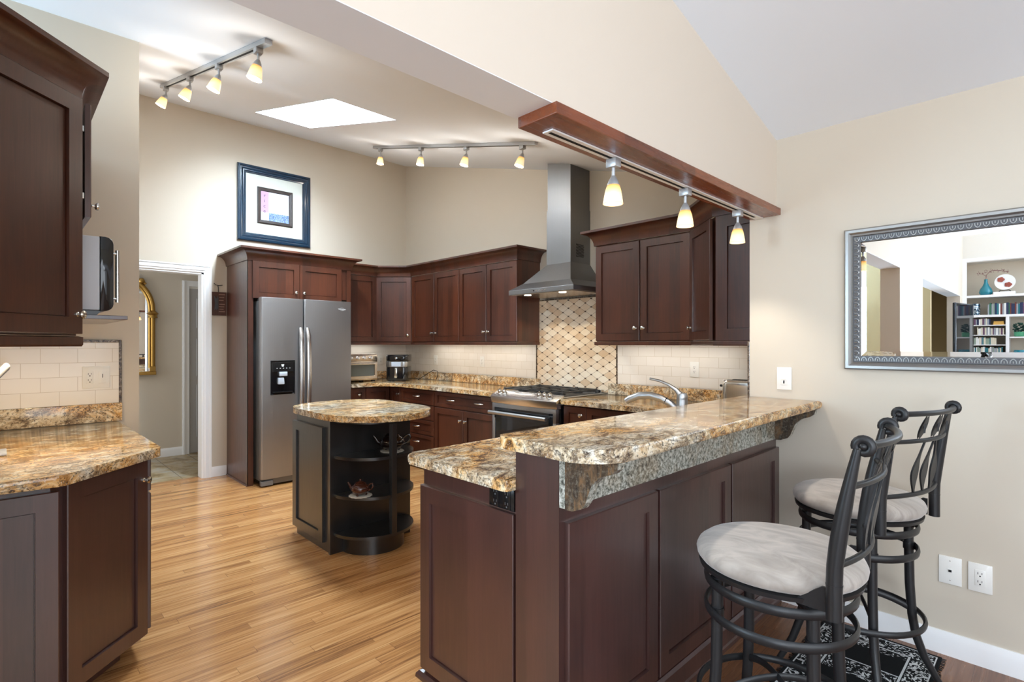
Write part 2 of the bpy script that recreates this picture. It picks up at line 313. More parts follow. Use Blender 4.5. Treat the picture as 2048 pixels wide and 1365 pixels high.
# ------------------------------------------------------------------ geometry helpers
ORG = {}
class MB:
    def __init__(s): s.bm = bmesh.new(); s.M = Matrix.Identity(4)
    def v(s, p): return s.bm.verts.new(s.M @ Vector(p))
    def face(s, vs):
        try: return s.bm.faces.new(vs)
        except ValueError: return None
    def box(s, x0, x1, y0, y1, z0, z1, bev=0.0, seg=2):
        if x0 > x1: x0, x1 = x1, x0
        if y0 > y1: y0, y1 = y1, y0
        c = [s.v((x, y, z)) for z in (z0, z1) for y in (y0, y1) for x in (x0, x1)]
        fs = [s.face([c[i] for i in q]) for q in ((0, 2, 3, 1), (4, 5, 7, 6), (0, 1, 5, 4), (2, 6, 7, 3), (0, 4, 6, 2), (1, 3, 7, 5))]
        if bev > 0:
            es = list({e for f in fs for e in f.edges})
            bmesh.ops.bevel(s.bm, geom=es, offset=bev, segments=seg, affect='EDGES', profile=0.5)
        return s
    def prism(s, pts, lo, hi, axis='z', bev=0.0, seg=3, bevtop=True, bevbot=True):
        def P(a, b, h):
            return (a, b, h) if axis == 'z' else ((a, h, b) if axis == 'y' else (h, a, b))
        A = [s.v(P(a, b, lo)) for a, b in pts]; B = [s.v(P(a, b, hi)) for a, b in pts]
        n = len(pts); fs = []
        fs.append(s.face(A[::-1])); fs.append(s.face(B))
        for i in range(n): fs.append(s.face([A[i], A[(i + 1) % n], B[(i + 1) % n], B[i]]))
        if bev > 0:
            es = []
            for i in range(n):
                if bevtop: es.append(s.bm.edges.get((B[i], B[(i + 1) % n])))
                if bevbot: es.append(s.bm.edges.get((A[i], A[(i + 1) % n])))
            bmesh.ops.bevel(s.bm, geom=[e for e in es if e], offset=bev, segments=seg, affect='EDGES', profile=0.5)
        return s
    def tube(s, path, r, n=12, closed=False, cap=True, flat=None):
        path = [Vector(p) for p in path]; m = len(path)
        rs = r if isinstance(r, (list, tuple)) else [r] * m
        rings = []; up = None
        for i, p in enumerate(path):
            if closed: d = path[(i + 1) % m] - path[i - 1]
            else: d = path[min(i + 1, m - 1)] - path[max(i - 1, 0)]
            d.normalize()
            if up is None:
                ref = Vector((0, 0, 1)) if abs(d.z) < 0.9 else Vector((0, 1, 0))
                up = (ref - d * ref.dot(d)).normalized()
            else: up = (up - d * up.dot(d)).normalized()
            sd = d.cross(up)
            fa, fb = flat if flat else (1, 1)
            rings.append([s.v(p + (up * math.cos(2 * PI * k / n) * fa + sd * math.sin(2 * PI * k / n) * fb) * rs[i]) for k in range(n)])
        cnt = m if closed else m - 1
        for i in range(cnt):
            a, b = rings[i], rings[(i + 1) % m]
            for k in range(n): s.face([a[k], a[(k + 1) % n], b[(k + 1) % n], b[k]])
        if cap and not closed: s.face(rings[0][::-1]); s.face(rings[-1])
        return s
    def lathe(s, prof, n=24, c=(0, 0, 0), axis=(0, 0, 1), sx=1.0, sy=1.0):
        q = Vector((0, 0, 1)).rotation_difference(Vector(axis)).to_matrix().to_4x4()
        T = Matrix.Translation(Vector(c)) @ q
        rings = []
        for r, z in prof:
            if r < 1e-5: rings.append([s.v(T @ Vector((0, 0, z)))])
            else: rings.append([s.v(T @ Vector((r * sx * math.cos(2 * PI * k / n), r * sy * math.sin(2 * PI * k / n), z))) for k in range(n)])
        for a, b in zip(rings, rings[1:]):
            for k in range(n):
                k2 = (k + 1) % n
                if len(a) == 1 and len(b) == 1: continue
                if len(a) == 1: s.face([a[0], b[k2], b[k]])
                elif len(b) == 1: s.face([a[k], a[k2], b[0]])
                else: s.face([a[k], a[k2], b[k2], b[k]])
        if len(rings[0]) > 1: s.face(rings[0][::-1])
        if len(rings[-1]) > 1: s.face(rings[-1])
        return s
    def sweep(s, path, prof, closed=False):
        """profile (out, z) swept along a level polyline with mitred corners; 'out' is to the right of travel"""
        P = [Vector((p[0], p[1])) for p in path]; m = len(P); rings = []
        nor = lambda a, b: Vector(((b - a).y, -(b - a).x)).normalized()
        for i in range(m):
            if closed: n0, n1 = nor(P[i - 1], P[i]), nor(P[i], P[(i + 1) % m])
            else:
                n0 = nor(P[i - 1], P[i]) if i else nor(P[0], P[1]); n1 = nor(P[i], P[i + 1]) if i < m - 1 else n0
            b = (n0 + n1).normalized(); b = b / max(0.2, b.dot(n0))
            rings.append([s.v((P[i].x + b.x * o, P[i].y + b.y * o, z)) for o, z in prof])
        k = len(prof)
        for i in range(m if closed else m - 1):
            a, b = rings[i], rings[(i + 1) % m]
            for j in range(k): s.face([a[j], a[(j + 1) % k], b[(j + 1) % k], b[j]])
        if not closed: s.face(rings[0][::-1]); s.face(rings[-1])
        return s
    def frame(s, p0, p1, prof, plane):
        """picture frame: profile (inset from outer edge, height off wall) round a rectangle; plane fn maps (a,b,h)->xyz"""
        (a0, b0), (a1, b1) = p0, p1; rings = []
        for ins, h in prof:
            rings.append([s.v(plane(a, b, h)) for a, b in ((a0 + ins, b0 + ins), (a1 - ins, b0 + ins), (a1 - ins, b1 - ins), (a0 + ins, b1 - ins))])
        for r, q in zip(rings, rings[1:]):
            for k in range(4): s.face([r[k], r[(k + 1) % 4], q[(k + 1) % 4], q[k]])
        return s
    def build(s, name, m, parent=None, smooth=None, origin=None):
        bmesh.ops.recalc_face_normals(s.bm, faces=s.bm.faces)
        off = ORG.get(parent, Vector((0, 0, 0))) if parent else Vector((0, 0, 0))
        if origin is not None: off = Vector(origin)
        if off.length: bmesh.ops.translate(s.bm, verts=s.bm.verts, vec=-off)
        me = bpy.data.meshes.new(name); s.bm.to_mesh(me); s.bm.free(); me.materials.append(m)
        if smooth:
            for p in me.polygons: p.use_smooth = True
            try: me.set_sharp_from_angle(angle=math.radians(smooth))
            except Exception: pass
        o = bpy.data.objects.new(name, me); COL.objects.link(o)
        if origin is not None: o.location = off
        if parent: o.parent = parent
        ORG[o] = off
        return o
def tag(o, label, cat, group=None, kind=None):
    if label: o['label'] = label
    if cat: o['category'] = cat
    if group: o['group'] = group
    if kind: o['kind'] = kind
    return o
def thing(name, loc, label, cat, group=None):
    o = bpy.data.objects.new(name, None); COL.objects.link(o); o.location = loc; o.empty_display_size = 0.05
    ORG[o] = Vector(loc); return tag(o, label, cat, group)
def struct(o): o['kind'] = 'structure'; return o
def copy_tree(o, parent=None):
    c = o.copy(); COL.objects.link(c)
    if parent: c.parent = parent
    for ch in list(o.children): copy_tree(ch, c)
    return c
def rpoly(pts, radii, n=6):
    out = []; m = len(pts)
    for i in range(m):
        p = Vector(pts[i]); r = radii[i] if isinstance(radii, (list, tuple)) else radii
        if r <= 0: out.append(tuple(p)); continue
        a = (Vector(pts[i - 1]) - p).normalized(); b = (Vector(pts[(i + 1) % m]) - p).normalized()
        ang = a.angle(b); d = r / math.tan(ang / 2); s0 = p + a * d; s1 = p + b * d
        c = p + (a + b).normalized() * (r / math.sin(ang / 2))
        v0 = s0 - c; v1 = s1 - c; t = v0.angle(v1); sg = 1 if v0.x * v1.y - v0.y * v1.x > 0 else -1
        for k in range(n + 1):
            w = sg * t * k / n; out.append((c.x + v0.x * math.cos(w) - v0.y * math.sin(w), c.y + v0.x * math.sin(w) + v0.y * math.cos(w)))
    return out
def text_mesh(name, s, size, m, parent, loc, rot, depth=0.0006, align='CENTER', label=None):
    cu = bpy.data.curves.new(name, 'FONT'); cu.body = s; cu.size = size; cu.extrude = depth; cu.align_x = align; cu.align_y = 'CENTER'
    tmp = bpy.data.objects.new('tmp', cu); COL.objects.link(tmp)
    dg = bpy.context.evaluated_depsgraph_get(); me = bpy.data.meshes.new_from_object(tmp.evaluated_get(dg))
    bpy.data.objects.remove(tmp); bpy.data.curves.remove(cu)
    me.name = name; me.transform(Matrix.Translation(Vector(loc) - ORG.get(parent, Vector((0, 0, 0)))) @ rot)
    me.materials.clear(); me.materials.append(m)
    o = bpy.data.objects.new(name, me); COL.objects.link(o); o.parent = parent; ORG[o] = ORG.get(parent, Vector((0, 0, 0)))
    if label: o['label'] = label
    return o
def frame_m(p0, u, n):
    u = Vector((u[0], u[1], 0)).normalized(); n = Vector((n[0], n[1], 0)).normalized()
    m = Matrix.Identity(4)
    for i in range(3): m[i][0] = u[i]; m[i][1] = n[i]; m[i][2] = (0, 0, 1)[i]
    m[0][3], m[1][3] = p0[0], p0[1]; return m
def shaker(name, parent, m, p0, u, n, w, z0, z1, t=0.02, st=0.057, rec=0.0115, rail=None):
    rail = rail or st; b = MB(); b.M = frame_m(p0, u, n); ch = 0.003
    def ring(ix, iz, y): return [b.v((x, y, z)) for x, z in ((ix, z0 + iz), (w - ix, z0 + iz), (w - ix, z1 - iz), (ix, z1 - iz))]
    R = [ring(0, 0, 0), ring(0, 0, t - ch), ring(ch, ch, t), ring(st, rail, t), ring(st + 0.0010, rail + 0.0010, t - rec - 0.004), ring(st + 0.0038, rail + 0.0038, t - rec - 0.004), ring(st + 0.0046, rail + 0.0046, t - rec)]
    b.face(R[0])
    for p, q in zip(R, R[1:]):
        for k in range(4): b.face([p[k], p[(k + 1) % 4], q[(k + 1) % 4], q[k]])
    b.face(R[-1])
    return b.build(name, m, parent)
def knob(parent, p, n, r=0.0155):
    b = MB(); b.lathe([(0.009, 0), (0.009, 0.003), (0.005, 0.006), (0.005, 0.013), (r * 0.8, 0.016), (r, 0.021), (r * 0.92, 0.026), (r * 0.5, 0.029), (0, 0.030)], 16, p, n)
    o = b.build('knob', M['nickel'], parent, 50); o['label'] = 'satin nickel knob'; return o
def pull(parent, p, u, n, w=0.10):
    b = MB(); b.M = frame_m((p[0], p[1]), u, n); pts = []
    for k in range(9):
        a = -1 + 2 * k / 8; pts.append((a * w / 2, 0.026 * (1 - a * a) ** 0.5 if abs(a) < 1 else 0.0, p[2]))
    b.tube(pts, [0.006] + [0.0065] * 7 + [0.006], 8)
    o = b.build('pull_handle', M['nickel'], parent, 60); o['label'] = 'satin nickel arched pull'; return o

# ------------------------------------------------------------------ room shell
XA, YB, YM, XL = -6.0, 3.853, 2.971, -3.759
ck = lambda x: 3.695 - 0.2535 * (x + 6)       # sloped kitchen ceiling
b = MB(); b.box(-6.12, -1.05, -3.0, 4.0, -0.1, 0.0); struct(b.build('floor', M['oak']))
b = MB(); b.box(-1.05, 3.3, -5.2, 3.1, -0.1, 0.0); struct(b.build('floor', M['dining_floor']))
b = MB(); b.box(-7.6, -6.12, -0.6, 4.0, -0.1, -0.001); struct(b.build('floor', M['slate']))
# kitchen ceiling with a skylight well
sk = (-5.1, -3.54, 1.675, 2.182)
def slab(x0, x1, y0, y1):
    b = MB(); z = [ck(x0), ck(x1)]
    vs = [b.v(p) for p in ((x0, y0, z[0]), (x1, y0, z[1]), (x1, y1, z[1]), (x0, y1, z[0]), (x0, y0, z[0] + .12), (x1, y0, z[1] + .12), (x1, y1, z[1] + .12), (x0, y1, z[0] + .12))]
    for q in ((0, 1, 2, 3), (7, 6, 5, 4), (0, 4, 5, 1), (1, 5, 6, 2), (2, 6, 7, 3), (3, 7, 4, 0)): b.face([vs[i] for i in q])
    return b
bmk = MB()
for r in ((-6.1, sk[0], -3.0, 4.0), (sk[1], -1.13, -3.0, 4.0), (sk[0], sk[1], -3.0, sk[2]), (sk[0], sk[1], sk[3], 4.0)):
    x0, x1, y0, y1 = r; z = [ck(x0), ck(x1)]
    vs = [bmk.v(p) for p in ((x0, y0, z[0]), (x1, y0, z[1]), (x1, y1, z[1]), (x0, y1, z[0]), (x0, y0, z[0] + .12), (x1, y0, z[1] + .12), (x1, y1, z[1] + .12), (x0, y1, z[0] + .12))]
    for q in ((0, 1, 2, 3), (7, 6, 5, 4), (0, 4, 5, 1), (1, 5, 6, 2), (2, 6, 7, 3), (3, 7, 4, 0)): bmk.face([vs[i] for i in q])
struct(bmk.build('ceiling', M['ceil']))
b = MB()
for (x0, x1, y0, y1) in ((sk[0] - .03, sk[0] + .004, sk[2] - .03, sk[3] + .03), (sk[1] - .004, sk[1] + .03, sk[2] - .03, sk[3] + .03), (sk[0], sk[1], sk[2] - .03, sk[2] + .004), (sk[0], sk[1], sk[3] - .004, sk[3] + .03)):
    b.prism([(x0, y0), (x1, y0), (x1, y1), (x0, y1)], ck((x0 + x1) / 2) + 0.02 if x1 - x0 < .1 else 3.50, 3.72)
for yy in (sk[2] - .015, sk[3] + .015):
    b.prism([(sk[0], ck(sk[0]) + .02), (sk[1], ck(sk[1]) + .02), (sk[1], 3.5), (sk[0], 3.5)], yy - .019, yy + .019, 'y')
b.box(sk[0] - .03, sk[1] + .03, sk[2] - .03, sk[3] + .03, 3.72, 3.75)
w1 = struct(b.build('window_1', M['trim']))
M['sky_glow'] = mat('bright_sky_glass', (1, 1, 1), 0.5, emit=(0.97, 0.99, 1.0), estr=4.0)
b = MB(); b.box(sk[0], sk[1], sk[2], sk[3], 3.70, 3.715); b.build('pane', M['sky_glow'], w1)
# dining ceiling: rises from 2.438 at the mirror wall
b = MB(); sl = 0.2365; yr = -1.25; zr = 2.438 + sl * (YM - yr)
b.prism([(3.1, 2.438 - sl * .129), (yr, zr), (-5.2, zr), (-5.2, zr + .1), (yr, zr + .1), (3.1, 2.438 - sl * .129 + .1)], -1.05, 3.3, 'x')
struct(b.build('ceiling', M['ceil']))
# wall with the picture and doorway (opening Y .70..1.475, head 2.072)
b = MB(); b.box(-6.12, XA, -3.0, 0.62, 0, 3.9); b.box(-6.12, XA, 1.475, 4.0, 0, 3.9); b.box(-6.12, XA, 0.62, 1.475, 2.072, 3.9)
struct(b.build('wall_back_left', M['wall']))
b = MB(); b.box(-6.0, -1.05, YB, 4.0, 0, 3.9); struct(b.build('wall_back', M['wall']))
# mirror wall and its short return on the kitchen side
b = MB(); b.box(-1.19, 3.3, YM, 3.1, 0, 3.0); b.box(-1.19, -1.07, 3.1, YB, 0, 3.0); struct(b.build('wall_right', M['wall']))
# header over the opening, pillar and the wall behind the camera on the same line
b = MB(); b.box(-1.205, -1.05, -5.2, YM, 2.074, 3.9); struct(b.build('wall_header', M['wall_lit']))
b = MB(); b.box(-1.205, -1.05, -5.2, YM, 2.0718, 2.0739); struct(b.build('ceiling', M['ceil']))
b = MB(); b.box(-1.205, -1.05, -1.35, -0.16, 0, 2.072); b.box(-1.205, -1.05, -5.2, -4.45, 0, 2.072); struct(b.build('wall_pillar', M['wall_lit']))
# short tiled wall at the left and the wall its cabinets back on to
b = MB(); b.box(-3.88, XL, -3.0, 0.588, 0, 3.6); struct(b.build('wall_left', M['wall']))  # lengthened rearward to block the kitchen fill from the back-left wall
b = MB(); b.box(-3.759, -2.1, -0.24, -0.12, 0, 2.44); struct(b.build('wall_left_rear', M['wall']))  # top kept low so the kitchen fill passes over to the ceiling
b = MB(); b.box(-6.0, -1.21, -3.12, -3.0, 0, 0.9); b.box(-6.0, -3.6, -3.12, -3.0, 0.9, 3.9); b.box(-2.2, -1.21, -3.12, -3.0, 0.9, 3.9); b.box(-3.6, -2.2, -3.12, -3.0, 2.5, 3.9)
struct(b.build('wall_kitchen_rear', M['gold_wall']))
b = MB(); b.box(-1.9, -1.78, -5.2, -3.12, 0, 2.6); b.box(-1.78, -1.21, -5.2, -5.08, 0, 2.6); b.box(-1.9, -1.21, -5.2, -3.12, 2.6, 2.7); struct(b.build('wall_side_room', M['gold_wall']))
# living-room shell behind the camera, with its windows
b = MB()
for bx in ((-2.6, 2.0, 0, .45), (-2.6, 2.0, 2.6, 2.62), (-2.6, 2.0, 3.3, 3.6)): b.box(3.18, 3.3, bx[0], bx[1], bx[2], bx[3])
b.box(3.18, 3.3, -5.2, -2.6, 0, 3.6); b.box(3.18, 3.3, 2.0, 3.1, 0, 3.6); b.box(3.18, 3.3, -2.6, 2.0, 2.6, 2.7)
struct(b.build('wall_east', M['wall_lit']))
b = MB(); b.box(-1.05, 0.22, -5.2, -5.08, 0, 3.6); b.box(3.06, 3.2, -5.2, -4.75, 0, 3.6); b.box(0.22, 3.06, -5.2, -4.75, 2.55, 3.6); b.box(-1.05, 0.22, -5.08, -4.75, 2.62, 3.6); b.box(0.22, 1.34, -5.2, -4.75, 0, 2.55)
struct(b.build('wall_rear', M['white_wall']))
def window(name, x, y0, y1, z0, z1, nm):
    b = MB(); t = .05
    b.box(x, x + .06, y0, y1, z0, z0 + t); b.box(x, x + .06, y0, y1, z1 - t, z1); n = 3
    for k in range(n + 1):
        y = y0 + (y1 - y0) * k / n; b.box(x, x + .06, y - t / 2, y + t / 2, z0 + t, z1 - t)
    return struct(b.build(name, M['trim']))
window('window_2', 3.2, -2.6, 2.0, .45, 2.6, 3); window('window_3', 3.2, -2.6, 2.0, 2.7, 3.3, 3)
# inner room seen through the doorway
b = MB(); b.box(-7.6, -7.46, -0.6, 4.0, 0, 2.7); struct(b.build('wall_hall_far', M['wall']))
b = MB(); b.box(-7.6, -6.0, -0.72, -0.6, 0, 2.7); struct(b.build('wall_hall_left', M['wall']))
b = MB(); b.box(-7.6, -6.12, 3.2, 3.3, 0, 2.7); struct(b.build('wall_hall_right', M['wall']))
b = MB(); b.box(-7.6, -6.1, -0.7, 3.3, 2.6, 2.7); struct(b.build('ceiling', M['ceil']))
# baseboards
BP = [(0, 0), (0.014, 0), (0.014, 0.07), (0.010, 0.085), (0.006, 0.10), (0, 0.10)]
def baseboard(name, path):
    b = MB(); b.sweep(path, BP); return struct(b.build(name, M['trim'], smooth=30))
baseboard('baseboard_right', [(-1.02, YM), (3.18, YM)])
baseboard('baseboard_back_left', [(XA, 1.545), (XA, 1.685)])
baseboard('baseboard_hall', [(-7.46, -0.6), (-7.46, 1.60)])
b = MB(); b.sweep([(-1.05, YM), (-1.05, 1.2)], [(0.0, 0), (0.0, 0.0)]) if False else None
# doorway casing (moulded)
b = MB(); cw = 0.07
CP = [(0, 0), (0, 0.012), (0.018, 0.018), (0.05, 0.016), (0.058, 0.02), (0.07, 0.02), (0.07, 0)]
for (y0, y1) in ((1.475, 1.545),):
    b.prism([(XA, y1), (XA + .02, y1), (XA + .02, y1 - .012), (XA + .014, y1 - .02), (XA + .018, y1 - .052), (XA + .010, y0), (XA, y0)], 0, 2.072 + cw, 'z')
b.prism([(0.62, 2.072), (1.475, 2.072), (1.475 + cw - 0.001, 2.072 + cw), (0.62, 2.072 + cw)], XA, XA + .012, 'x')
b.box(XA, XA + .018, 0.55, 1.475 + cw, 2.092, 2.124); b.box(XA, XA + .022, 0.55, 1.475 + cw, 2.130, 2.142)
b.box(-6.13, XA + .002, 1.457, 1.476, 0, 2.072); b.box(-6.13, XA + .002, 0.62, 1.476, 2.054, 2.073); b.box(-6.13, XA + .002, 0.60, 0.638, 0, 2.072)
b.prism([(XA, .55), (XA + .02, .55), (XA + .014, .57), (XA + .018, .60), (XA + .010, .62), (XA, .62)], 0, 2.142, 'z')
dc = struct(b.build('trim_1', M['trim'], smooth=30))
# far grey door in the inner room
b = MB(); b.box(-7.455, -7.44, 1.60, 1.675, 0, 2.13); b.box(-7.4395, -7.43, 1.61, 1.625, 0, 2.12); b.box(-7.455, -7.44, 1.6755, 2.4995, 2.06, 2.13); b.box(-7.455, -7.44, 2.50, 2.58, 0, 2.13)
d1 = struct(b.build('door_1', M['trim']))
b = MB(); b.box(-7.458, -7.45, 1.68, 2.50, 0.01, 2.035)
for zz in ((1.55, 1.92), (0.95, 1.42), (0.2, 0.85)):
    b.frame((1.75, zz[0]), (2.02, zz[1]), [(0, .0), (.006, .012), (.02, .012), (.03, .004)], lambda a, q, h: (-7.45 + h, a, q))
b.build('door_panel', M['grey_door'], d1)
b = MB(); b.box(-7.459, -7.452, 1.68, 2.5, 2.035, 2.058); b.build('door_gap', M['white_plastic'], d1)

# ------------------------------------------------------------------ left cabinets
# lower run: end panel faces +X, clipped corner with a door, then fronts facing +Y
t = thing('base_cabinet', (-2.9, 0.15, 0), 'dark cherry base cabinet with clipped corner door at left under the granite counter', 'cabinet')
body = [(-3.755, -0.115), (-2.425, -0.115), (-2.425, 0.125), (-2.755, 0.455), (-3.755, 0.455)]
b = MB(); b.prism(body, 0.105, 0.872); b.build('body', M['cherry2'], t)
b = MB(); b.prism([(-3.75, -0.115), (-2.52, -0.115), (-2.52, 0.09), (-2.80, 0.37), (-3.75, 0.37)], 0.0, 0.106); b.build('toe_kick', M['cherry2'], t)
shaker('end_panel', t, M['cherry2'], (-2.425, -0.114), (0, 1), (1, 0), 0.262, 0.105, 0.845, st=0.062)
d = shaker('door', t, M['cherry2'], (-2.459, 0.159), (-1, 1), (1, 1), 0.405, 0.105, 0.855, st=0.062)
nn = Vector((1, 1, 0)).normalized()
knob(d, (-2.459 - 0.378 * .7071 + .0141, 0.159 + 0.378 * .7071 + .0141, 0.775), nn)
dr = shaker('drawer', t, M['cherry2'], (-2.76, 0.455), (-1, 0), (0, 1), 0.45, 0.715, 0.865, st=0.04)
dd = shaker('door', t, M['cherry2'], (-2.76, 0.455), (-1, 0), (0, 1), 0.45, 0.115, 0.705)
dr2 = shaker('drawer', t, M['cherry2'], (-3.22, 0.455), (-1, 0), (0, 1), 0.52, 0.715, 0.865, st=0.04)
dd2 = shaker('door', t, M['cherry2'], (-3.22, 0.455), (-1, 0), (0, 1), 0.52, 0.115, 0.705)
pull(dr, (-2.985, 0.475, 0.79), (-1, 0), (0, 1)); knob(dd, (-3.17, 0.475, 0.64), (0, 1, 0)); pull(dr2, (-3.48, 0.475, .79), (-1, 0), (0, 1))
b = MB(); b.prism(rpoly([(-3.756, -0.115), (-2.325, -0.115), (-2.325, 0.155), (-2.665, 0.495), (-3.756, 0.495)], [0, 0, .05, .05, 0]), 0.876, 0.914, bev=0.013)
tag(b.build('countertop', M['granite'], smooth=40), 'gold granite countertop with clipped corner on the left cabinets', 'countertop')
b = MB(); b.box(XL + .001, XL + .021, -0.115, 0.505, 0.915, 1.018, .003)
tag(b.build('granite_upstand', M['granite'], smooth=40), 'granite upstand strip under the left tiles', 'backsplash')
t = thing('tile_backsplash', (XL, 0.2, 1.02), 'cream subway tiles with dark stone border on the short left wall', 'backsplash')
b = MB(); b.box(XL + .001, XL + .010, -0.115, 0.490, 1.019, 1.362); b.build('tile_field', M['tile_y'], t)
b = MB(); b.box(XL + .001, XL + .014, 0.490, 0.504, 1.019, 1.377, .003); b.box(XL + .001, XL + .014, -0.115, 0.490, 1.363, 1.377, .003); o = b.build('border', M['trimstone'], t); o['label'] = 'dark mottled stone border'

def outlet(name, label, cat, c, u, n, w, h, kinds, parent_mat='white_plastic', group=None):
    """wall plate centred at c; kinds: 'duplex','decora','switch','phone','timer' side by side"""
    t = thing(name, c, label, cat, group); Mx = frame_m((c[0], c[1]), u, n); W = M[parent_mat]; k = len(kinds)
    b = MB(); b.M = Mx; b.box(-w / 2, w / 2, 0, .006, c[2] - h / 2, c[2] + h / 2, .0025); b.build('plate', W, t, 40)
    for i, kd in enumerate(kinds):
        cx = (i - (k - 1) / 2) * (w / k * 0.92)
        def bx(nm, x0, x1, y0, y1, z0, z1, m, par=None, bev=0.001):
            b = MB(); b.M = Mx; b.box(cx + x0, cx + x1, y0, y1, c[2] + z0, c[2] + z1, bev); return b.build(nm, m, par or t, 40)
        if kd in ('duplex', 'decora'):
            f = bx('socket_face', -.0165, .0165, .006, .008, -.034, .034, W)
            for zz in (.017, -.017):
                b = MB(); b.M = Mx
                b.box(cx - .008, cx - .006, .0078, .0084, c[2] + zz - .002, c[2] + zz + .007); b.box(cx + .005, cx + .007, .0078, .0084, c[2] + zz - .001, c[2] + zz + .007); b.box(cx - .0025, cx + .0025, .0078, .0084, c[2] + zz - .011, c[2] + zz - .006)
                b.build('socket_slots', M['dark'] if parent_mat == 'white_plastic' else M['steel_grey'], f)
        elif kd == 'switch':
            f = bx('switch_face', -.0165, .0165, .006, .008, -.034, .034, W); bx('slider', -.012, .012, .008, .012, -.006, .006, W, f)
            bx('slider_groove', -.003, .003, .0078, .0083, -.026, -.010, M['dark'], f)
        elif kd == 'timer':
            f = bx('timer_face', -.0165, .0165, .006, .009, -.034, .034, W); bx('timer_lever', -.0012, .0012, .009, .013, -.004, .018, M['dark'], f)
        elif kd == 'phone':
            f = bx('jack', -.009, .009, .006, .008, -.009, .009, W); bx('jack_port', -.0055, .0055, .0078, .0084, -.006, .004, M['dark'], f)
            for zz in (.042, -.042): bx('screw', -.002, .002, .0058, .0068, zz - .002, zz + .002, M['nickel'])
    return t
outlet('wall_outlet', 'double white plate with outlet and timer on the left tiles', 'outlet', (XL + .011, 0.387, 1.168), (0, 1), (1, 0), 0.122, 0.122, ['duplex', 'timer'])
# silver panel leaning at the far left edge
t = thing('tablet_stand', (-2.95, -0.04, .914), 'silver panel tilting over the left counter at the photo edge', 'tablet')
b = MB(); b.M = Matrix.Translation((-2.95, -0.055, 1.17)) @ Matrix.Rotation(math.radians(-38), 4, 'X'); b.box(-.11, .11, -.010, .010, -.13, .13, .008, 3); o = b.build('panel', M['silver_panel'], t, 40)
b = MB(); b.M = Matrix.Translation((-2.95, -0.055, 1.17)) @ Matrix.Rotation(math.radians(-38), 4, 'X'); b.box(-.102, .102, .0095, .0125, -.12, .12, .002); b.build('screen', M['steel_grey'], t, 40)
b = MB(); b.box(-3.02, -2.88, -.11, .02, .9145, .924, .003); b.tube([(-2.95, -.07, .92), (-2.95, -.08, 1.05), (-2.95, -.06, 1.16)], .012, 10); b.build('stand', M['silver_panel'], t, 40)

# upper left cabinets (taller), 45-degree end door
ZT = 2.285
t = thing('wall_cabinet', (-2.6, 0.1, 1.385), 'tall dark cherry wall cabinet with angled shaker door at far left', 'cabinet')
b = MB(); b.prism([(-2.66, -0.118), (-2.285, -0.118), (-2.612, 0.209), (-2.66, 0.209)], 1.385, ZT + .03); b.build('body', M['cherry'], t)
d = shaker('door', t, M['cherry'], (-2.276, -0.106), (-1, 1), (1, 1), 0.452, 1.392, ZT, st=0.062)
knob(d, (-2.276 - .425 * .7071 + .0141, -0.106 + .425 * .7071 + .0141, 1.465), nn)
b = MB(); b.sweep([(-2.27, -0.117), (-2.600, 0.213), (-2.98, 0.213)], [(0, 1.345), (0.012, 1.345), (0.016, 1.352), (0.016, 1.38), (0, 1.384)]); b.build('light_rail', M['cherry'], t)
CROWN = lambda z0, h=.118, p=.088: [(0.0, z0), (0.006, z0)] + [(p - .004 - (p - .012) * math.cos(a), z0 + (h - .02) * math.sin(a)) for a in [k * PI / 16 for k in range(9)]] + [(p, z0 + h - .018), (p, z0 + h), (0, z0 + h)]
t2 = thing('wall_cabinet', (-3.15, 0.1, 1.84), 'short dark cherry cabinet above the microwave on the left wall', 'cabinet')
b = MB(); b.box(-3.70, -2.662, -0.118, 0.209, 1.84, ZT + .03); b.build('body', M['cherry'], t2)
d = shaker('door', t2, M['cherry'], (-2.618, 0.236), (-1, 0), (0, 1), 0.37, 1.845, ZT, st=.06); knob(d, (-2.66, .256, 1.90), (0, 1, 0))
for zz in (1.93, 2.19):
    b = MB(); b.box(-2.66, -2.630, .205, .2365, zz - .012, zz + .012, .002); b.build('hinge', M['nickel'], d)
d = shaker('door', t2, M['cherry'], (-3.004, 0.213), (-1, 0), (0, 1), 0.36, 1.845, ZT, st=.06); knob(d, (-3.33, .233, 1.90), (0, 1, 0))
b = MB(); b.sweep([(-2.268, -0.118), (-2.604, 0.217), (-3.72, 0.217)], CROWN(ZT + .004))
tag(b.build('crown_moulding', M['cherry'], smooth=40), 'cove crown moulding on top of the far left wall cabinets', 'moulding')
b = MB(); b.box(-3.40, -2.705, -0.117, 0.384, 1.4545, 1.4715, .002)
tag(b.build('shelf', M['cherry2']), 'thin dark wood shelf carrying the microwave on the left', 'shelf')
t = thing('microwave', (-3.05, 0.15, 1.472), 'pale grey microwave with black door on the left shelf', 'microwave')
b = MB(); b.box(-3.19, -2.72, -0.06, 0.293, 1.492, 1.792, .004); b.build('body', M['micro_side'], t, 40)
b = MB(); b.prism(rpoly([(0.293, 1.490), (0.338, 1.490), (0.338, 1.794), (0.293, 1.794)], [0, .028, .028, 0]), -3.19, -2.72, 'x', bev=.003); d = b.build('door', M['black_gloss'], t, 40)
b = MB(); b.tube([(-2.78, .338, 1.735), (-2.78, .356, 1.735)], .006, 8); b.tube([(-2.78, .338, 1.545), (-2.78, .356, 1.545)], .006, 8); b.tube([(-2.78, .358, 1.53), (-2.78, .358, 1.75)], .007, 10); b.build('handle', M['nickel'], d, 50)
for xx in (-2.80, -3.17):
    b = MB(); b.prism([(.19, 1.472), (.285, 1.472), (.30, 1.491), (.17, 1.491)], xx, xx + .06, 'x'); b.build('foot', M['black_plastic'], t)

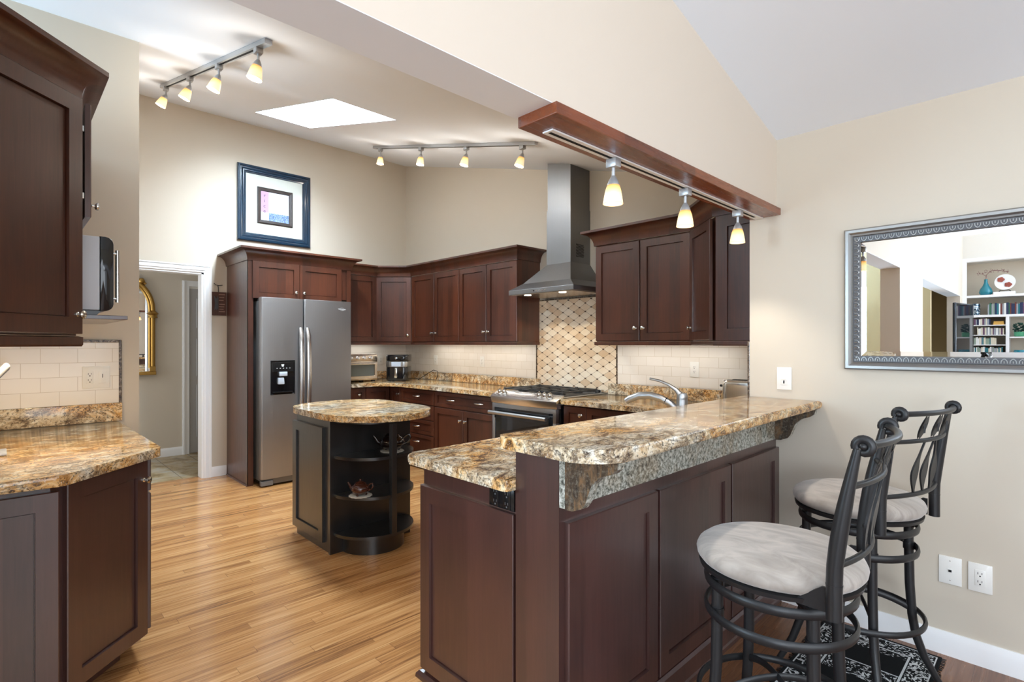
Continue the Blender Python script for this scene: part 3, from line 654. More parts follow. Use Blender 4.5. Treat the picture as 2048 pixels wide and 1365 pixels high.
# ------------------------------------------------------------------ fridge cabinet and fridge
t = thing('fridge_cabinet', (-5.68, 2.21, 0), 'tall dark cherry surround with two small doors above the fridge', 'cabinet')
b = MB(); b.box(-5.998, -5.35, 1.690, 1.712, 0.0, 2.16); o = b.build('side_panel', M['cherry'], t)
b = MB(); b.box(-5.37, -5.349, 1.690, 1.738, 0.001, 2.16); b.box(-5.37, -5.349, 2.692, 2.736, 0, 2.16); b.box(-5.37, -5.350, 1.738, 2.692, 2.14, 2.17); b.build('face_frame', M['cherry'], t)
b = MB(); b.box(-5.998, -5.371, 2.712, 2.734, 0, 2.16); b.build('side_panel', M['cherry'], t)
b = MB(); b.box(-5.998, -5.372, 1.713, 2.711, 1.825, 2.16); b.build('body', M['cherry'], t)
for y0, ky in ((1.727, 2.135), (2.178, 2.215)):
    d = shaker('door', t, M['cherry'], (-5.350, y0), (0, 1), (1, 0), 0.447, 1.79, 2.150); knob(d, (-5.33, ky, 1.866), (1, 0, 0))
b = MB(); b.sweep([(-5.80, 1.6885), (-5.347, 1.6885), (-5.347, 2.738), (-5.66, 2.738)], CROWN(2.152))
b.sweep([(-5.998, 1.6885), (-5.80, 1.6885)], CROWN(2.152))
b.build('crown', M['cherry'], t, 40)
b = MB(); b.sweep([(-5.998, 1.6885), (-5.35, 1.6885)], [(0, 0), (.012, 0), (.010, .008), (0, .014)]); b.build('base_shoe', M['cherry'], t)
t = thing('refrigerator', (-5.6, 2.22, 0), 'stainless side-by-side refrigerator with black ice dispenser', 'refrigerator')
b = MB(); b.box(-5.95, -5.275, 1.768, 2.668, 0.05, 1.765, .006); b.build('cabinet_shell', M['steel_grey'], t, 40)
b = MB(); b.box(-5.93, -5.24, 1.79, 2.65, 0.012, 0.05); b.build('base', M['black_plastic'], t)
def fdoor(y0, y1):
    b = MB(); b.prism(rpoly([(-5.268, y0), (-5.200, y0), (-5.200, y1), (-5.268, y1)], [0, .012, .012, 0]), 0.075, 1.795, bev=.004); return b.build('door', M['steel'], t, 40)
dl = fdoor(1.760, 2.157); drr = fdoor(2.165, 2.668)
for dpar, y, yd in ((dl, 2.128, 0), (drr, 2.196, 0)):
    b = MB(); pts = []
    for k in range(13):
        a = k / 12; pts.append((-5.196 + 0.045 * math.sin(PI * a) ** 0.35, y, 0.62 + 0.89 * a))
    b.tube(pts, [.014] + [.0195] * 11 + [.014], 14, flat=(1.3, .85)); h = b.build('handle', M['panel_steel'], dpar, 60); h['label'] = 'long bowed steel handle'
t.name = 'refrigerator'
# dispenser on the left door
b = MB(); b.prism(rpoly([(1.846, 0.872), (2.070, 0.872), (2.070, 1.190), (1.846, 1.190)], .016), -5.2005, -5.1975, 'x'); dsp = b.build('dispenser', M['black_gloss'], dl, 40); dsp['label'] = 'black ice and water dispenser'
b = MB(); b.frame((1.842, .868), (2.074, 1.194), [(0, 0), (0, .005), (.005, .006), (.008, .002)], lambda a, q, h: (-5.2 + h, a, q)); b.box(-5.1975, -5.190, 1.86, 2.056, 1.085, 1.178, .002); b.build('dispenser_trim', M['black_plastic'], dl)
b = MB(); b.box(-5.1975, -5.170, 1.918, 1.992, 1.045, 1.086, .004); b.prism(rpoly([(1.905, .968), (1.966, .968), (1.960, 1.03), (1.910, 1.03)], .006), -5.1975, -5.176, 'x', bev=.002); b.build('ice_chute', M['screen'], dl, 40)
b = MB(); b.box(-5.1975, -5.175, 1.868, 2.046, .885, .897, .002); b.build('drip_tray', M['black_plastic'], dl)
b = MB()
for k in range(5): b.box(-5.1899, -5.1893, 1.895 + .03 * k, 1.906 + .03 * k, 1.118, 1.1225)
b.prism([(1.945, 1.136), (1.963, 1.136), (1.968, 1.158), (1.940, 1.158)], -5.1899, -5.1893, 'x'); b.build('button_marks', M['letter_white'], dl)
RX = Matrix.Rotation(PI / 2, 4, 'Z') @ Matrix.Rotation(PI / 2, 4, 'X')     # text in the YZ plane facing +X
text_mesh('logo_text', 'Whirlpool', .020, M['letter_white'], drr, (-5.1992, 2.562, 1.713), RX, label='small pale maker name lettering')
b = MB(); b.tube([(-5.199, 2.562 + .026 * math.cos(a), 1.713 + .014 * math.sin(a)) for a in [k * PI / 10 for k in range(-7, 9)]], .0012, 6); b.build('logo_swirl', M['letter_white'], drr)
b = MB(); b.box(-5.235, -5.225, 1.80, 2.64, .018, .072); b.build('base_grille', M['steel_grey'], t)
b = MB(); b.box(-5.25, -5.205, 1.762, 1.87, .012, .058, .003); b.build('foot_cover', M['steel_grey'], t)
b = MB(); b.box(-5.36, -5.22, 1.775, 1.84, 1.766, 1.786, .006); b.box(-5.36, -5.22, 2.59, 2.655, 1.766, 1.786, .006); b.build('hinge_cover', M['steel_grey'], t, 40)

# small plaque hanging on the wall between the casing and the fridge surround
t = thing('wall_plaque', (XA + .004, 1.617, 1.64), 'small brown wooden plaque hanging beside the white door casing', 'plaque')
b = MB(); b.box(XA + .003, XA + .013, 1.548, 1.684, 1.645, 1.885, .001); b.build('board', M['plaque'], t)
b = MB(); b.tube([(XA + .012, 1.608, 1.885), (XA + .014, 1.607, 1.93), (XA + .016, 1.602, 1.952)], .004, 6); b.tube([(XA + .014, 1.566, 1.972), (XA + .018, 1.585, 1.955), (XA + .018, 1.61, 1.95), (XA + .014, 1.645, 1.957)], .0035, 6); b.build('wire_hook', M['iron'], t)
b = MB()
for k, zz in enumerate((1.86, 1.83, 1.80, 1.76, 1.735, 1.71, 1.685)): b.box(XA + .0131, XA + .0138, 1.612 + .004 * (k % 2), 1.668 - .006 * (k % 3), zz - .004, zz + .004)
b.build('faint_lettering', M['letter'], t)
b = MB()
for k in range(5): b.tube([(XA + .016, 1.572 + .008 * k, 1.70 + .012 * (k % 2)), (XA + .020, 1.578 + .006 * k, 1.77), (XA + .017, 1.57 + .009 * k, 1.84 - .01 * (k % 3))], .004, 6)
b.build('metal_sprig', M['silver_dark'], t)

# ------------------------------------------------------------------ wall run of upper cabinets
ZB, ZD0, ZD1 = 1.372, 1.378, 2.150
def upper_body(t, poly): b = MB(); b.prism(poly, ZB, 2.16); return b.build('body', M['cherry'], t)
yf = YB - .325; g = .0015
t = thing('wall_cabinet', (-5.85, 2.99, ZB), 'narrow dark cherry wall cabinet between fridge surround and corner', 'cabinet')
upper_body(t, [(-5.998, 2.742), (-5.695, 2.742), (-5.695, 3.2405), (-5.998, 3.2405)])
shaker('door', t, M['cherry'], (-5.695, 2.745), (0, 1), (1, 0), 0.493, ZD0, ZD1)
t = thing('corner_wall_cabinet', (-5.75, 3.6, ZB), 'diagonal dark cherry corner wall cabinet above the air fryer', 'cabinet')
upper_body(t, [(-5.998, 3.243), (-5.693, 3.243), (-5.392, 3.544), (-5.392, 3.850), (-5.998, 3.850)])
d = shaker('door', t, M['cherry'], (-5.689, 3.247), (1, 1), (1, -1), 0.415, ZD0, ZD1)
knob(d, (-5.689 + .375 * .7071 + .0141, 3.247 + .375 * .7071 - .0141, 1.455), (0.7071, -0.7071, 0))
def double_upper(x0, x1, label, side=None):
    t = thing('wall_cabinet', ((x0 + x1) / 2, 3.7, ZB), label, 'cabinet')
    upper_body(t, [(x0 + g, yf + .02), (x1 - g, yf + .02), (x1 - g, YB - .002), (x0 + g, YB - .002)])
    w = (x1 - x0) / 2
    for k, x in enumerate((x0, x0 + w)):
        d = shaker('door', t, M['cherry'], (x + .004, yf + .02), (1, 0), (0, -1), w - .008, ZD0, ZD1)
        knob(d, (x + w - .035 if k == 0 else x + .035, yf, 1.475), (0, -1, 0))
    return t
double_upper(-5.375, -4.470, 'dark cherry two-door wall cabinet next to the diagonal corner cabinet')
double_upper(-4.468, -3.585, 'dark cherry two-door wall cabinet just left of the steel hood')
double_upper(-2.665, -1.822, 'dark cherry two-door wall cabinet right of the steel hood')
t = thing('corner_wall_cabinet', (-1.5, 3.5, ZB), 'dark cherry corner cabinet with angled door and panelled end by the hanging lamps', 'cabinet')
upper_body(t, [(-1.818, 3.548), (-1.520, 3.262), (-1.193, 3.262), (-1.193, 3.850), (-1.818, 3.850)])
d = shaker('door', t, M['cherry'], (-1.822, 3.542), (1, -1), (-1, -1), 0.405, ZD0, ZD1, st=.06)
knob(d, (-1.822 + .03 * .7071 - .0141, 3.542 - .03 * .7071 - .0141, 1.468), (-.7071, -.7071, 0))
shaker('end_panel', t, M['cherry'], (-1.512, 3.262), (1, 0), (0, -1), 0.318, ZD0 - .005, 2.16, st=.075)
LR = [(0, 1.343), (0.004, 1.343), (0.006, 1.349), (0.006, 1.3705), (0, 1.3705), (-.02, 1.3705), (-.02, 1.343)]
b = MB(); b.sweep([(-5.678, 2.745), (-5.678, 3.243), (-5.389, 3.531), (-3.587, 3.531), (-3.587, 3.845)], LR)
tag(b.build('light_rail', M['cherry']), 'dark wood light rail under the long run of wall cabinets', 'moulding')
b = MB(); b.sweep([(-2.665, 3.845), (-2.665, 3.531), (-1.822, 3.531), (-1.524, 3.245), (-1.193, 3.245)], LR)
tag(b.build('light_rail', M['cherry']), 'dark wood light rail under the cabinets right of the hood', 'moulding')
b = MB(); b.sweep([(-5.678, 2.832), (-5.678, 3.243), (-5.389, 3.532), (-3.586, 3.532), (-3.586, 3.850)], CROWN(2.158))
tag(b.build('crown_moulding', M['cherry'], smooth=40), 'cove crown moulding running from fridge surround to the hood', 'moulding')
b = MB(); b.sweep([(-2.666, 3.850), (-2.666, 3.530), (-1.822, 3.530), (-1.524, 3.243), (-1.193, 3.243)], CROWN(2.158))
tag(b.build('crown_moulding', M['cherry'], smooth=40), 'cove crown moulding on the cabinets right of the hood', 'moulding')
# under-cabinet lamps (warm strips)
def strip(x0, x1, y0, y1, p, label):
    L = max(x1 - x0, y1 - y0); along_x = (x1 - x0) > (y1 - y0)
    cx, cy = (x0 + x1) / 2, (y0 + y1) / 2
    a = area('under_cabinet_light', (cx, cy, 1.366 if cx > -3.7 or cx < -4 else 1.366), (0, 0, -1), L if along_x else .03, .03 if along_x else L, p, (1.0, 0.94, 0.84)); return a
strip(-5.3, -4.5, 3.66, 3.69, 1.5, ''); strip(-4.45, -3.65, 3.66, 3.69, 1.5, ''); strip(-2.6, -1.6, 3.66, 3.69, 1.7, ''); strip(-5.86, -5.83, 2.85, 3.35, .9, '')
area('under_cabinet_light', (-2.95, 0.03, 1.378), (0, 0, -1), .55, .03, 5.0, (1.0, 0.78, 0.50))

# ------------------------------------------------------------------ range hood
t = thing('range_hood', (-3.11, 3.6, 1.79), 'stainless chimney range hood above the gas range', 'range hood')
x0, x1, y0, y1 = -3.505, -2.745, 3.345, 3.850; cx0, cx1, cy0 = -3.245, -2.965, 3.575
b = MB(); b.box(x0, x1, y0, y1, 1.797, 1.838, .002)
lo = [b.v(p) for p in ((x0, y0, 1.838), (x1, y0, 1.838), (x1, y1, 1.838), (x0, y1, 1.838))]
mid = [b.v(p) for p in ((x0 + .10, y0 + .085, 1.90), (x1 - .10, y0 + .085, 1.90), (x1 - .10, y1, 1.90), (x0 + .10, y1, 1.90))]
up = [b.v(p) for p in ((cx0, cy0, 2.07), (cx1, cy0, 2.07), (cx1, y1, 2.07), (cx0, y1, 2.07))]
for A, B in ((lo, mid), (mid, up)):
    for k in range(4): b.face([A[k], A[(k + 1) % 4], B[(k + 1) % 4], B[k]])
b.face(up)
b.build('canopy', M['hood_steel'], t)
b = MB(); b.box(cx0, cx1, cy0, y1, 2.07, 2.56); b.build('chimney_lower', M['hood_steel'], t)
zc0, zc1 = ck(cx0 + .006), ck(cx1 - .006)
b = MB(); b.prism([(cx0 + .006, 2.56), (cx1 - .006, 2.56), (cx1 - .006, zc1 - .002), (cx0 + .006, zc0 - .002)], cy0 + .006, y1, 'y'); b.build('chimney_upper', M['hood_steel'], t)
b = MB()
for i in range(6):
    for j in range(9): b.box(cx1 + .0002, cx1 + .0012, cy0 + .075 + .018 * i + (.009 if j % 2 else 0), cy0 + .086 + .018 * i + (.009 if j % 2 else 0), 2.125 + .013 * j, 2.133 + .013 * j)
b.build('vent_slots', M['dark'], t)
for k in range(5):
    b = MB(); b.lathe([(.0065, 0), (.0065, .004), (.005, .006), (0, .006)], 12, (-3.19 + .034 * k, y0, 1.818), (0, -1, 0)); b.build('button', M['black_plastic'] if k == 0 else M['chrome'], t, 50)
b = MB(); b.box(x0 + .02, x1 - .02, y0 + .02, y1 - .02, 1.792, 1.7965); o = b.build('filter_panel', M['oven_body'], t)
for xx in (-3.33, -2.92):
    b = MB(); b.lathe([(.032, 0), (.032, -.004), (0, -.005)], 20, (xx, y0 + .07, 1.7915)); b.build('hood_lamp', M['bulb'], t, 50)
    l = bpy.data.lights.new('hood_spot', 'SPOT'); l.energy = 6; l.spot_size = 1.9; l.color = (1, .85, .62); l.shadow_soft_size = .03; lo_ = bpy.data.objects.new('hood_spot', l); COL.objects.link(lo_); lo_.location = (xx, y0 + .09, 1.78); lo_.rotation_euler = (0.15, 0, 0)

# ------------------------------------------------------------------ base cabinets on the two walls
yb = 3.25; fr = 3.23
def base_body(t, poly, kick):
    b = MB(); b.prism(poly, .105, .872); b.build('body', M['cherry'], t)
    b = MB(); b.prism(kick, 0, .106); b.build('toe_kick', M['cherry'], t)
t = thing('base_cabinet', (-5.7, 2.84, 0), 'narrow dark cherry base cabinet beside the refrigerator', 'cabinet')
base_body(t, [(-5.998, 2.742), (-5.39, 2.742), (-5.39, 2.928), (-5.998, 2.928)], [(-5.998, 2.742), (-5.46, 2.742), (-5.46, 2.928), (-5.998, 2.928)])
d = shaker('door', t, M['cherry'], (-5.39, 2.745), (0, 1), (1, 0), .180, .115, .862, st=.045); knob(d, (-5.37, 2.845, .79), (1, 0, 0))
t = thing('corner_base_cabinet', (-5.6, 3.5, 0), 'dark cherry corner base cabinet with folding doors under the air fryer', 'cabinet')
base_body(t, [(-5.998, 2.931), (-5.39, 2.931), (-5.39, 3.25), (-5.148, 3.25), (-5.148, 3.85), (-5.998, 3.85)], [(-5.998, 2.931), (-5.46, 2.931), (-5.46, 3.32), (-5.148, 3.32), (-5.148, 3.85), (-5.998, 3.85)])
shaker('door', t, M['cherry'], (-5.39, 2.935), (0, 1), (1, 0), .290, .115, .862, st=.05)
d = shaker('door', t, M['cherry'], (-5.364, 3.25), (1, 0), (0, -1), .213, .115, .862, st=.05); knob(d, (-5.185, 3.23, .79), (0, -1, 0))
t = thing('drawer_cabinet', (-4.82, 3.5, 0), 'dark cherry bank of four drawers under the back counter', 'cabinet')
base_body(t, [(-5.145, 3.25), (-4.508, 3.25), (-4.508, 3.85), (-5.145, 3.85)], [(-5.145, 3.32), (-4.508, 3.32), (-4.508, 3.85), (-5.145, 3.85)])
for z0, z1 in ((.712, .862), (.552, .704), (.392, .544), (.115, .384)):
    d = shaker('drawer', t, M['cherry'], (-5.141, 3.25), (1, 0), (0, -1), .629, z0, z1, st=.055, rail=.036); pull(d, (-4.826, 3.23, (z0 + z1) / 2 + (.005 if z1 - z0 < .2 else .06)), (1, 0), (0, -1), .11)
t = thing('base_cabinet', (-4.0, 3.5, 0), 'dark cherry base cabinet with wide drawer and two doors left of the range', 'cabinet')
base_body(t, [(-4.505, 3.25), (-3.545, 3.25), (-3.545, 3.85), (-4.505, 3.85)], [(-4.505, 3.32), (-3.545, 3.32), (-3.545, 3.85), (-4.505, 3.85)])
d = shaker('drawer', t, M['cherry'], (-4.500, 3.25), (1, 0), (0, -1), .950, .712, .862, st=.055, rail=.036)
for xx in (-4.22, -3.79): pull(d, (xx, 3.23, .79), (1, 0), (0, -1), .12)
for k, xx in enumerate((-4.500, -4.023)):
    d = shaker('door', t, M['cherry'], (xx, 3.25), (1, 0), (0, -1), .472, .115, .700); knob(d, (-4.065 if k == 0 else -3.985, 3.23, .60), (0, -1, 0))
t = thing('base_cabinet', (-2.4, 3.5, 0), 'dark cherry base cabinet right of the range behind the raised bar', 'cabinet')
base_body(t, [(-2.755, 3.25), (-1.80, 3.25), (-1.80, 3.85), (-2.755, 3.85)], [(-2.755, 3.32), (-1.80, 3.32), (-1.80, 3.85), (-2.755, 3.85)])
for k, (xx, w) in enumerate(((-2.752, .225), (-2.523, .45))):
    d = shaker('door', t, M['cherry'], (xx, 3.25), (1, 0), (0, -1), w, .115, .862, st=.05); knob(d, (-2.572 if k == 0 else -2.12, 3.23, .80), (0, -1, 0))
# counters
b = MB(); b.prism(rpoly([(-5.996, 2.742), (-5.345, 2.742), (-5.345, 3.03), (-5.18, 3.195), (-3.538, 3.195), (-3.538, 3.851), (-5.996, 3.851)], [0, .01, .15, .15, .01, 0, 0]), .876, .914, bev=.012)
tag(b.build('countertop', M['granite'], smooth=40), 'L-shaped gold granite countertop from the fridge to the range', 'countertop')
b = MB(); b.prism(rpoly([(-2.762, 3.195), (-1.835, 3.195), (-1.835, 1.170), (-1.239, 1.170), (-1.239, 2.969), (-1.192, 2.975), (-1.192, 3.851), (-2.762, 3.851)], [.01, .03, .035, .006, 0, 0, 0, 0]), .876, .914, bev=.012)
tag(b.build('countertop', M['granite'], smooth=40), 'lower gold granite countertop of the peninsula behind the raised bar', 'countertop')
b = MB(); b.box(-5.978, -3.565, YB - .034, YB - .0155, .915, 1.008, .003); b.box(-5.998, -5.979, 2.742, YB - .0155, .915, 1.008, .003)
tag(b.build('granite_upstand', M['granite'], smooth=40), 'granite upstand strip behind the air fryer, left of the range', 'backsplash')
b = MB(); b.box(-2.745, -1.195, YB - .034, YB - .0155, .915, 1.010, .003)
tag(b.build('granite_upstand', M['granite'], smooth=40), 'granite upstand strip behind the faucet, right of the range', 'backsplash')
t = thing('tile_backsplash', (-4.8, YB, 1.01), 'cream subway tile backsplash left of the mosaic panel', 'backsplash')
b = MB(); b.box(-5.99, -3.632, YB - .010, YB - .001, 1.009, 1.370); b.box(-5.999, -5.990, 2.742, YB - .0105, 1.009, 1.370); b.build('tile_field', M['tile_x'], t)
t = thing('tile_backsplash', (-1.9, YB, 1.01), 'cream subway tile backsplash behind the faucet and toaster', 'backsplash')
b = MB(); b.box(-2.662, -1.195, YB - .010, YB - .001, 1.011, 1.370); b.build('tile_field', M['tile_x'], t)
t = thing('mosaic_panel', (-3.145, YB, .9), 'beige lattice mosaic panel with dark dots behind the range', 'backsplash')
b = MB(); b.box(-3.616, -2.678, YB - .010, YB - .001, .925, 1.775); b.build('tile_field', M['mosaic'], t)
b = MB()
b.box(-3.631, -3.617, YB - .015, YB - .001, .925, 1.79, .003); b.box(-2.677, -2.663, YB - .015, YB - .001, .925, 1.340, .003); b.box(-3.617, -2.677, YB - .015, YB - .001, 1.776, 1.79, .003); o = b.build('border', M['trimstone'], t)
b = MB(); b.box(-1.2035, -1.191, 2.972, 2.984, .916, 1.366, .003)
tag(b.build('stone_trim_strip', M['trimstone']), 'dark stone edging strip at the corner by the toaster', 'trim')
for label, x in (('white outlet on the back tiles nearest the air fryer', -5.32), ('white outlet on the back tiles left of the mosaic panel', -4.45), ('white outlet on the tiles above the faucet', -1.955)):
    outlet('wall_outlet', label, 'outlet', (x, YB - .0105, 1.157), (1, 0), (0, -1), .072, .116, ['duplex'])
outlet('wall_outlet', 'cream outlet on the tiles between toaster oven and air fryer', 'outlet', (-5.9895, 3.47, 1.15), (0, 1), (1, 0), .072, .116, ['duplex'])

# ------------------------------------------------------------------ gas range
t = thing('gas_range', (-3.15, 3.5, 0), 'stainless slide-in gas range with black oven door and cast grates', 'range')
rx0, rx1 = -3.532, -2.770
b = MB(); b.box(rx0, rx1, 3.215, 3.828, .03, .905, .003); b.build('body', M['black_plastic'], t)
b = MB(); b.box(rx0 + .03, rx1 - .03, 3.25, 3.80, 0, .03); b.build('base', M['black_plastic'], t)
# bowed front control panel
front = [(rx0 - .006, 3.225)] + [(rx0 - .006 + (rx1 - rx0 + .012) * k / 12, 3.155 - .032 * math.sin(PI * k / 12)) for k in range(13)] + [(rx1 + .006, 3.225)]
b = MB(); n = len(front)
A = [b.v((x, y + .012, .835)) for x, y in front]; B = [b.v((x, y, .868)) for x, y in front]; B2 = [b.v((x, y, .893)) for x, y in front]; C = [b.v((x, max(y + .012, y), .902)) for x, y in front]
T = [b.v((front[0][0] + .012, 3.262, .938))] + [b.v((x, 3.250, .936)) for x, y in front[1:-1]] + [b.v((front[-1][0] - .012, 3.262, .938))]
for P_, Q_ in ((A, B), (B, B2), (B2, C), (C, T)):
    for k in range(n - 1): b.face([P_[k], P_[k + 1], Q_[k + 1], Q_[k]])
b.face(A[::-1]); b.face([A[0], B[0], B2[0], C[0], T[0]]); b.face([A[-1], B[-1], B2[-1], C[-1], T[-1]][::-1]); b.face([T[0], T[-1], A[-1], A[0]])
cp = b.build('control_panel', M['panel_steel'], t, 30)
sn = Vector((0, -.40, .92)).normalized()
for xx in (-3.46, -3.405, -2.985, -2.925, -2.865):
    b = MB(); b.lathe([(.024, 0), (.024, .006), (.019, .010), (.0175, .034), (.014, .038), (0, .038)], 20, (xx, 3.200, .9165), sn); k_ = b.build('knob', M['nickel'], cp, 40)
    b = MB(); b.M = Matrix.Translation((xx, 3.200, .9165)) @ Vector((0, 0, 1)).rotation_difference(sn).to_matrix().to_4x4(); b.box(-.004, .004, -.017, .017, .036, .043, .001); b.build('knob_grip', M['nickel'], k_)
b = MB(); vs = [(-3.30, 3.178, .9105), (-3.06, 3.178, .9105), (-3.06, 3.236, .9325), (-3.30, 3.236, .9325)]; q = [b.v(p) for p in vs]; b.face(q); q2 = [b.v((p[0], p[1] + .001, p[2] - .003)) for p in vs]; b.face(q2[::-1])
for k in range(4): b.face([q[k], q[(k + 1) % 4], q2[(k + 1) % 4], q2[k]])
b.build('display', M['glass_dark'], cp)
b = MB()
for r_ in range(2):
    for c_ in range(9): b.box(-3.285 + .025 * c_, -3.275 + .025 * c_, 3.190 + .014 * r_, 3.195 + .014 * r_, .9155 + .0053 * r_, .9168 + .0053 * r_)
b.build('button_marks', M['letter_white'], cp)
b = MB(); b.box(rx0 + .004, rx1 - .004, 3.163, 3.214, .72, .832, .003); b.box(rx0 + .004, rx0 + .042, 3.163, 3.214, .20, .72, .002); b.box(rx1 - .042, rx1 - .004, 3.163, 3.214, .20, .72, .002)
od = b.build('oven_door', M['steel_h'], t, 40)
b = MB(); b.box(rx0 + .035, rx1 - .035, 3.1625, 3.205, .70, .795, .001); b.box(rx0 + .043, rx1 - .043, 3.168, 3.21, .20, .70); b.build('oven_window', M['glass_dark'], od)
b = MB(); b.tube([(rx0 + .01, 3.118, .752), (rx1 - .07, 3.118, .752)], .0165, 14); b.tube([(rx0 + .035, 3.163, .752), (rx0 + .035, 3.118, .752)], .011, 10); b.tube([(rx1 - .10, 3.163, .752), (rx1 - .10, 3.118, .752)], .011, 10); b.build('oven_handle', M['steel_h'], od, 50)
b = MB(); b.box(rx0 + .004, rx1 - .004, 3.168, 3.214, .04, .195, .003); b.build('storage_drawer', M['steel_h'], t)
b = MB(); b.box(rx0 - .006, rx1 + .006, 3.235, 3.826, .915, .924, .003); ct = b.build('cooktop', M['steel_h'], t, 40)
b = MB(); b.box(rx0 + .03, rx1 - .03, 3.265, 3.77, .9235, .927); b.build('burner_well', M['iron'], ct)
for xx in (rx0 + .16, (rx0 + rx1) / 2, rx1 - .16):
    for yy in (3.40, 3.63):
        if xx == (rx0 + rx1) / 2 and yy == 3.63: continue
        b = MB(); b.lathe([(.045, 0), (.045, .008), (.036, .012), (.036, .018), (0, .019)], 20, (xx, yy if xx != (rx0 + rx1) / 2 else 3.52, .927)); b.build('burner', M['iron'], ct, 40)
for k in range(3):
    gx0 = rx0 + .035 + k * .231; gx1 = gx0 + .225; b = MB()
    for yy in (3.275, 3.515, 3.755): b.box(gx0, gx1, yy - .006, yy + .006, .948, .960, .003)
    for xx in (gx0 + .006, (gx0 + gx1) / 2, gx1 - .006): b.box(xx - .006, xx + .006, 3.275, 3.755, .948, .960, .003)
    for yy in (3.40, 3.63): b.box(gx0, gx1, yy - .005, yy + .005, .948, .960, .003)
    for xx in (gx0 + .006, gx1 - .006):
        for yy in (3.285, 3.745): b.lathe([(.010, .927), (.012, .950), (.006, .965), (0, .967)], 10, (xx, yy, 0))
    b.build('grate', M['iron'], ct, 40)
b = MB(); b.box(rx0 + .02, rx1 - .02, 3.778, 3.826, .924, .952, .004); bk = b.build('rear_vent', M['chrome'], ct, 40)
b = MB()
for xx in (-3.36, -3.25, -3.16, -3.05, -2.93): b.box(xx, xx + .075, 3.786, 3.818, .9515, .9535)
b.build('vent_slots', M['dark'], bk)

# ------------------------------------------------------------------ counter appliances
t = thing('toaster_oven', (-5.70, 2.98, .914), 'champagne steel toaster oven with four knobs beside the refrigerator', 'toaster oven')
tx0, tx1, ty0, ty1 = -5.93, -5.585, 2.772, 3.195; tz = .932
b = MB(); b.box(tx0, tx1, ty0, ty1, tz, tz + .305, .008); b.build('body', M['oven_body'], t, 40)
b = MB(); b.box(tx1 - .002, tx1 + .006, ty0 + .012, ty1 - .012, tz + .222, tz + .296, .002); pn = b.build('control_panel', M['oven_body'], t, 40)
for k in range(4):
    b = MB(); b.lathe([(.021, 0), (.021, .006), (.017, .008), (.015, .022), (0, .023)], 18, (tx1 + .006, ty0 +   .085 + .082 * k, tz + .259), (1, 0, 0)); kk = b.build('knob', M['chrome'], pn, 40)
    b = MB(); b.box(tx1 + .027, tx1 + .031, ty0 + .083 + .082 * k, ty0 + .087 + .082 * k, tz + .245, tz + .273); b.build('pointer', M['steel_grey'], kk)
b = MB(); b.frame((ty0 + .012, tz + .02), (ty1 - .012, tz + .212), [(0, 0), (0, .014), (.03, .014), (.034, .008)], lambda a, q, h: (tx1 + h, a, q)); dd_ = b.build('door', M['oven_body'], t)
b = MB(); b.box(tx1 + .001, tx1 + .006, ty0 + .04, ty1 - .04, tz + .048, tz + .178); b.build('window', M['green_glass'], dd_)
b = MB(); b.tube([(tx1 + .034, ty0 + .03, tz + .196), (tx1 + .034, ty1 - .03, tz + .196)], .008, 10); b.tube([(tx1 + .012, ty0 + .05, tz + .196), (tx1 + .034, ty0 + .05, tz + .196)], .006, 8); b.tube([(tx1 + .012, ty1 - .05, tz + .196), (tx1 + .034, ty1 - .05, tz + .196)], .006, 8); b.build('handle', M['chrome'], dd_, 50)
for xx in (tx0 + .03, tx1 - .03):
    for yy in (ty0 + .04, ty1 - .04): MB().box(xx - .015, xx + .015, yy - .02, yy + .02, .9145, tz + .001).build('foot', M['black_plastic'], t)
# air fryer in the corner, turned toward the room
t = thing('air_fryer', (-5.50, 3.435, .914), 'black air fryer with silver band in the counter corner', 'air fryer')
Mx = Matrix.Translation((-5.50, 3.435, 0)) @ Matrix.Rotation(math.radians(45), 4, 'Z')       # local -Y is the front
def fry(y0, y1, w0, z0, z1, nm, m, bev=.02, par=None):
    b = MB(); b.M = Mx; b.prism(rpoly([(-w0, y0), (w0, y0), (w0, y1), (-w0, y1)], .055), z0, z1, bev=bev if bev else 0); return b.build(nm, m, par or t, 40)
fry(-.145, .145, .128, .922, 1.085, 'basket_housing', M['black_gloss'], .008)
fry(-.15, .147, .131, 1.085, 1.145, 'silver_band', M['steel_h'], .002)
hd = fry(-.148, .145, .130, 1.145, 1.225, 'hood', M['black_gloss'], .022)
b = MB(); b.M = Mx; b.box(-.055, .055, -.1525, -.149, 1.09, 1.142); b.build('display', M['screen'], t)
b = MB(); b.M = Mx; b.lathe([(.014, 0), (.014, .004), (0, .005)], 18, (0, -.147, 1.185), (0, -1, .2)); b.build('dial', M['chrome'], hd, 40)
b = MB(); b.M = Mx; b.box(-.030, .030, -.1478, -.1472, 1.2035, 1.209); b.build('button_marks', M['letter_white'], hd)
b = MB(); b.M = Mx; b.box(-.016, .016, -.176, -.145, .955, 1.072, .006); b.build('handle', M['nickel'], t, 40)
for xx in (-.09, .09):
    for yy in (-.1, .1):
        b = MB(); b.M = Mx; b.lathe([(.014, .9145), (.014, .923)], 10, (xx, yy, 0)); b.build('foot', M['black_plastic'], t)
b = MB(); b.tube([(-5.35, 3.60, .92), (-5.26, 3.68, 1.00), (-5.20, 3.72, 1.04), (-5.15, 3.74, 1.03), (-5.14, 3.74, .99), (-5.16, 3.74, .93)], .004, 8)
b.build('power_cord', M['black_plastic'], t, 60)
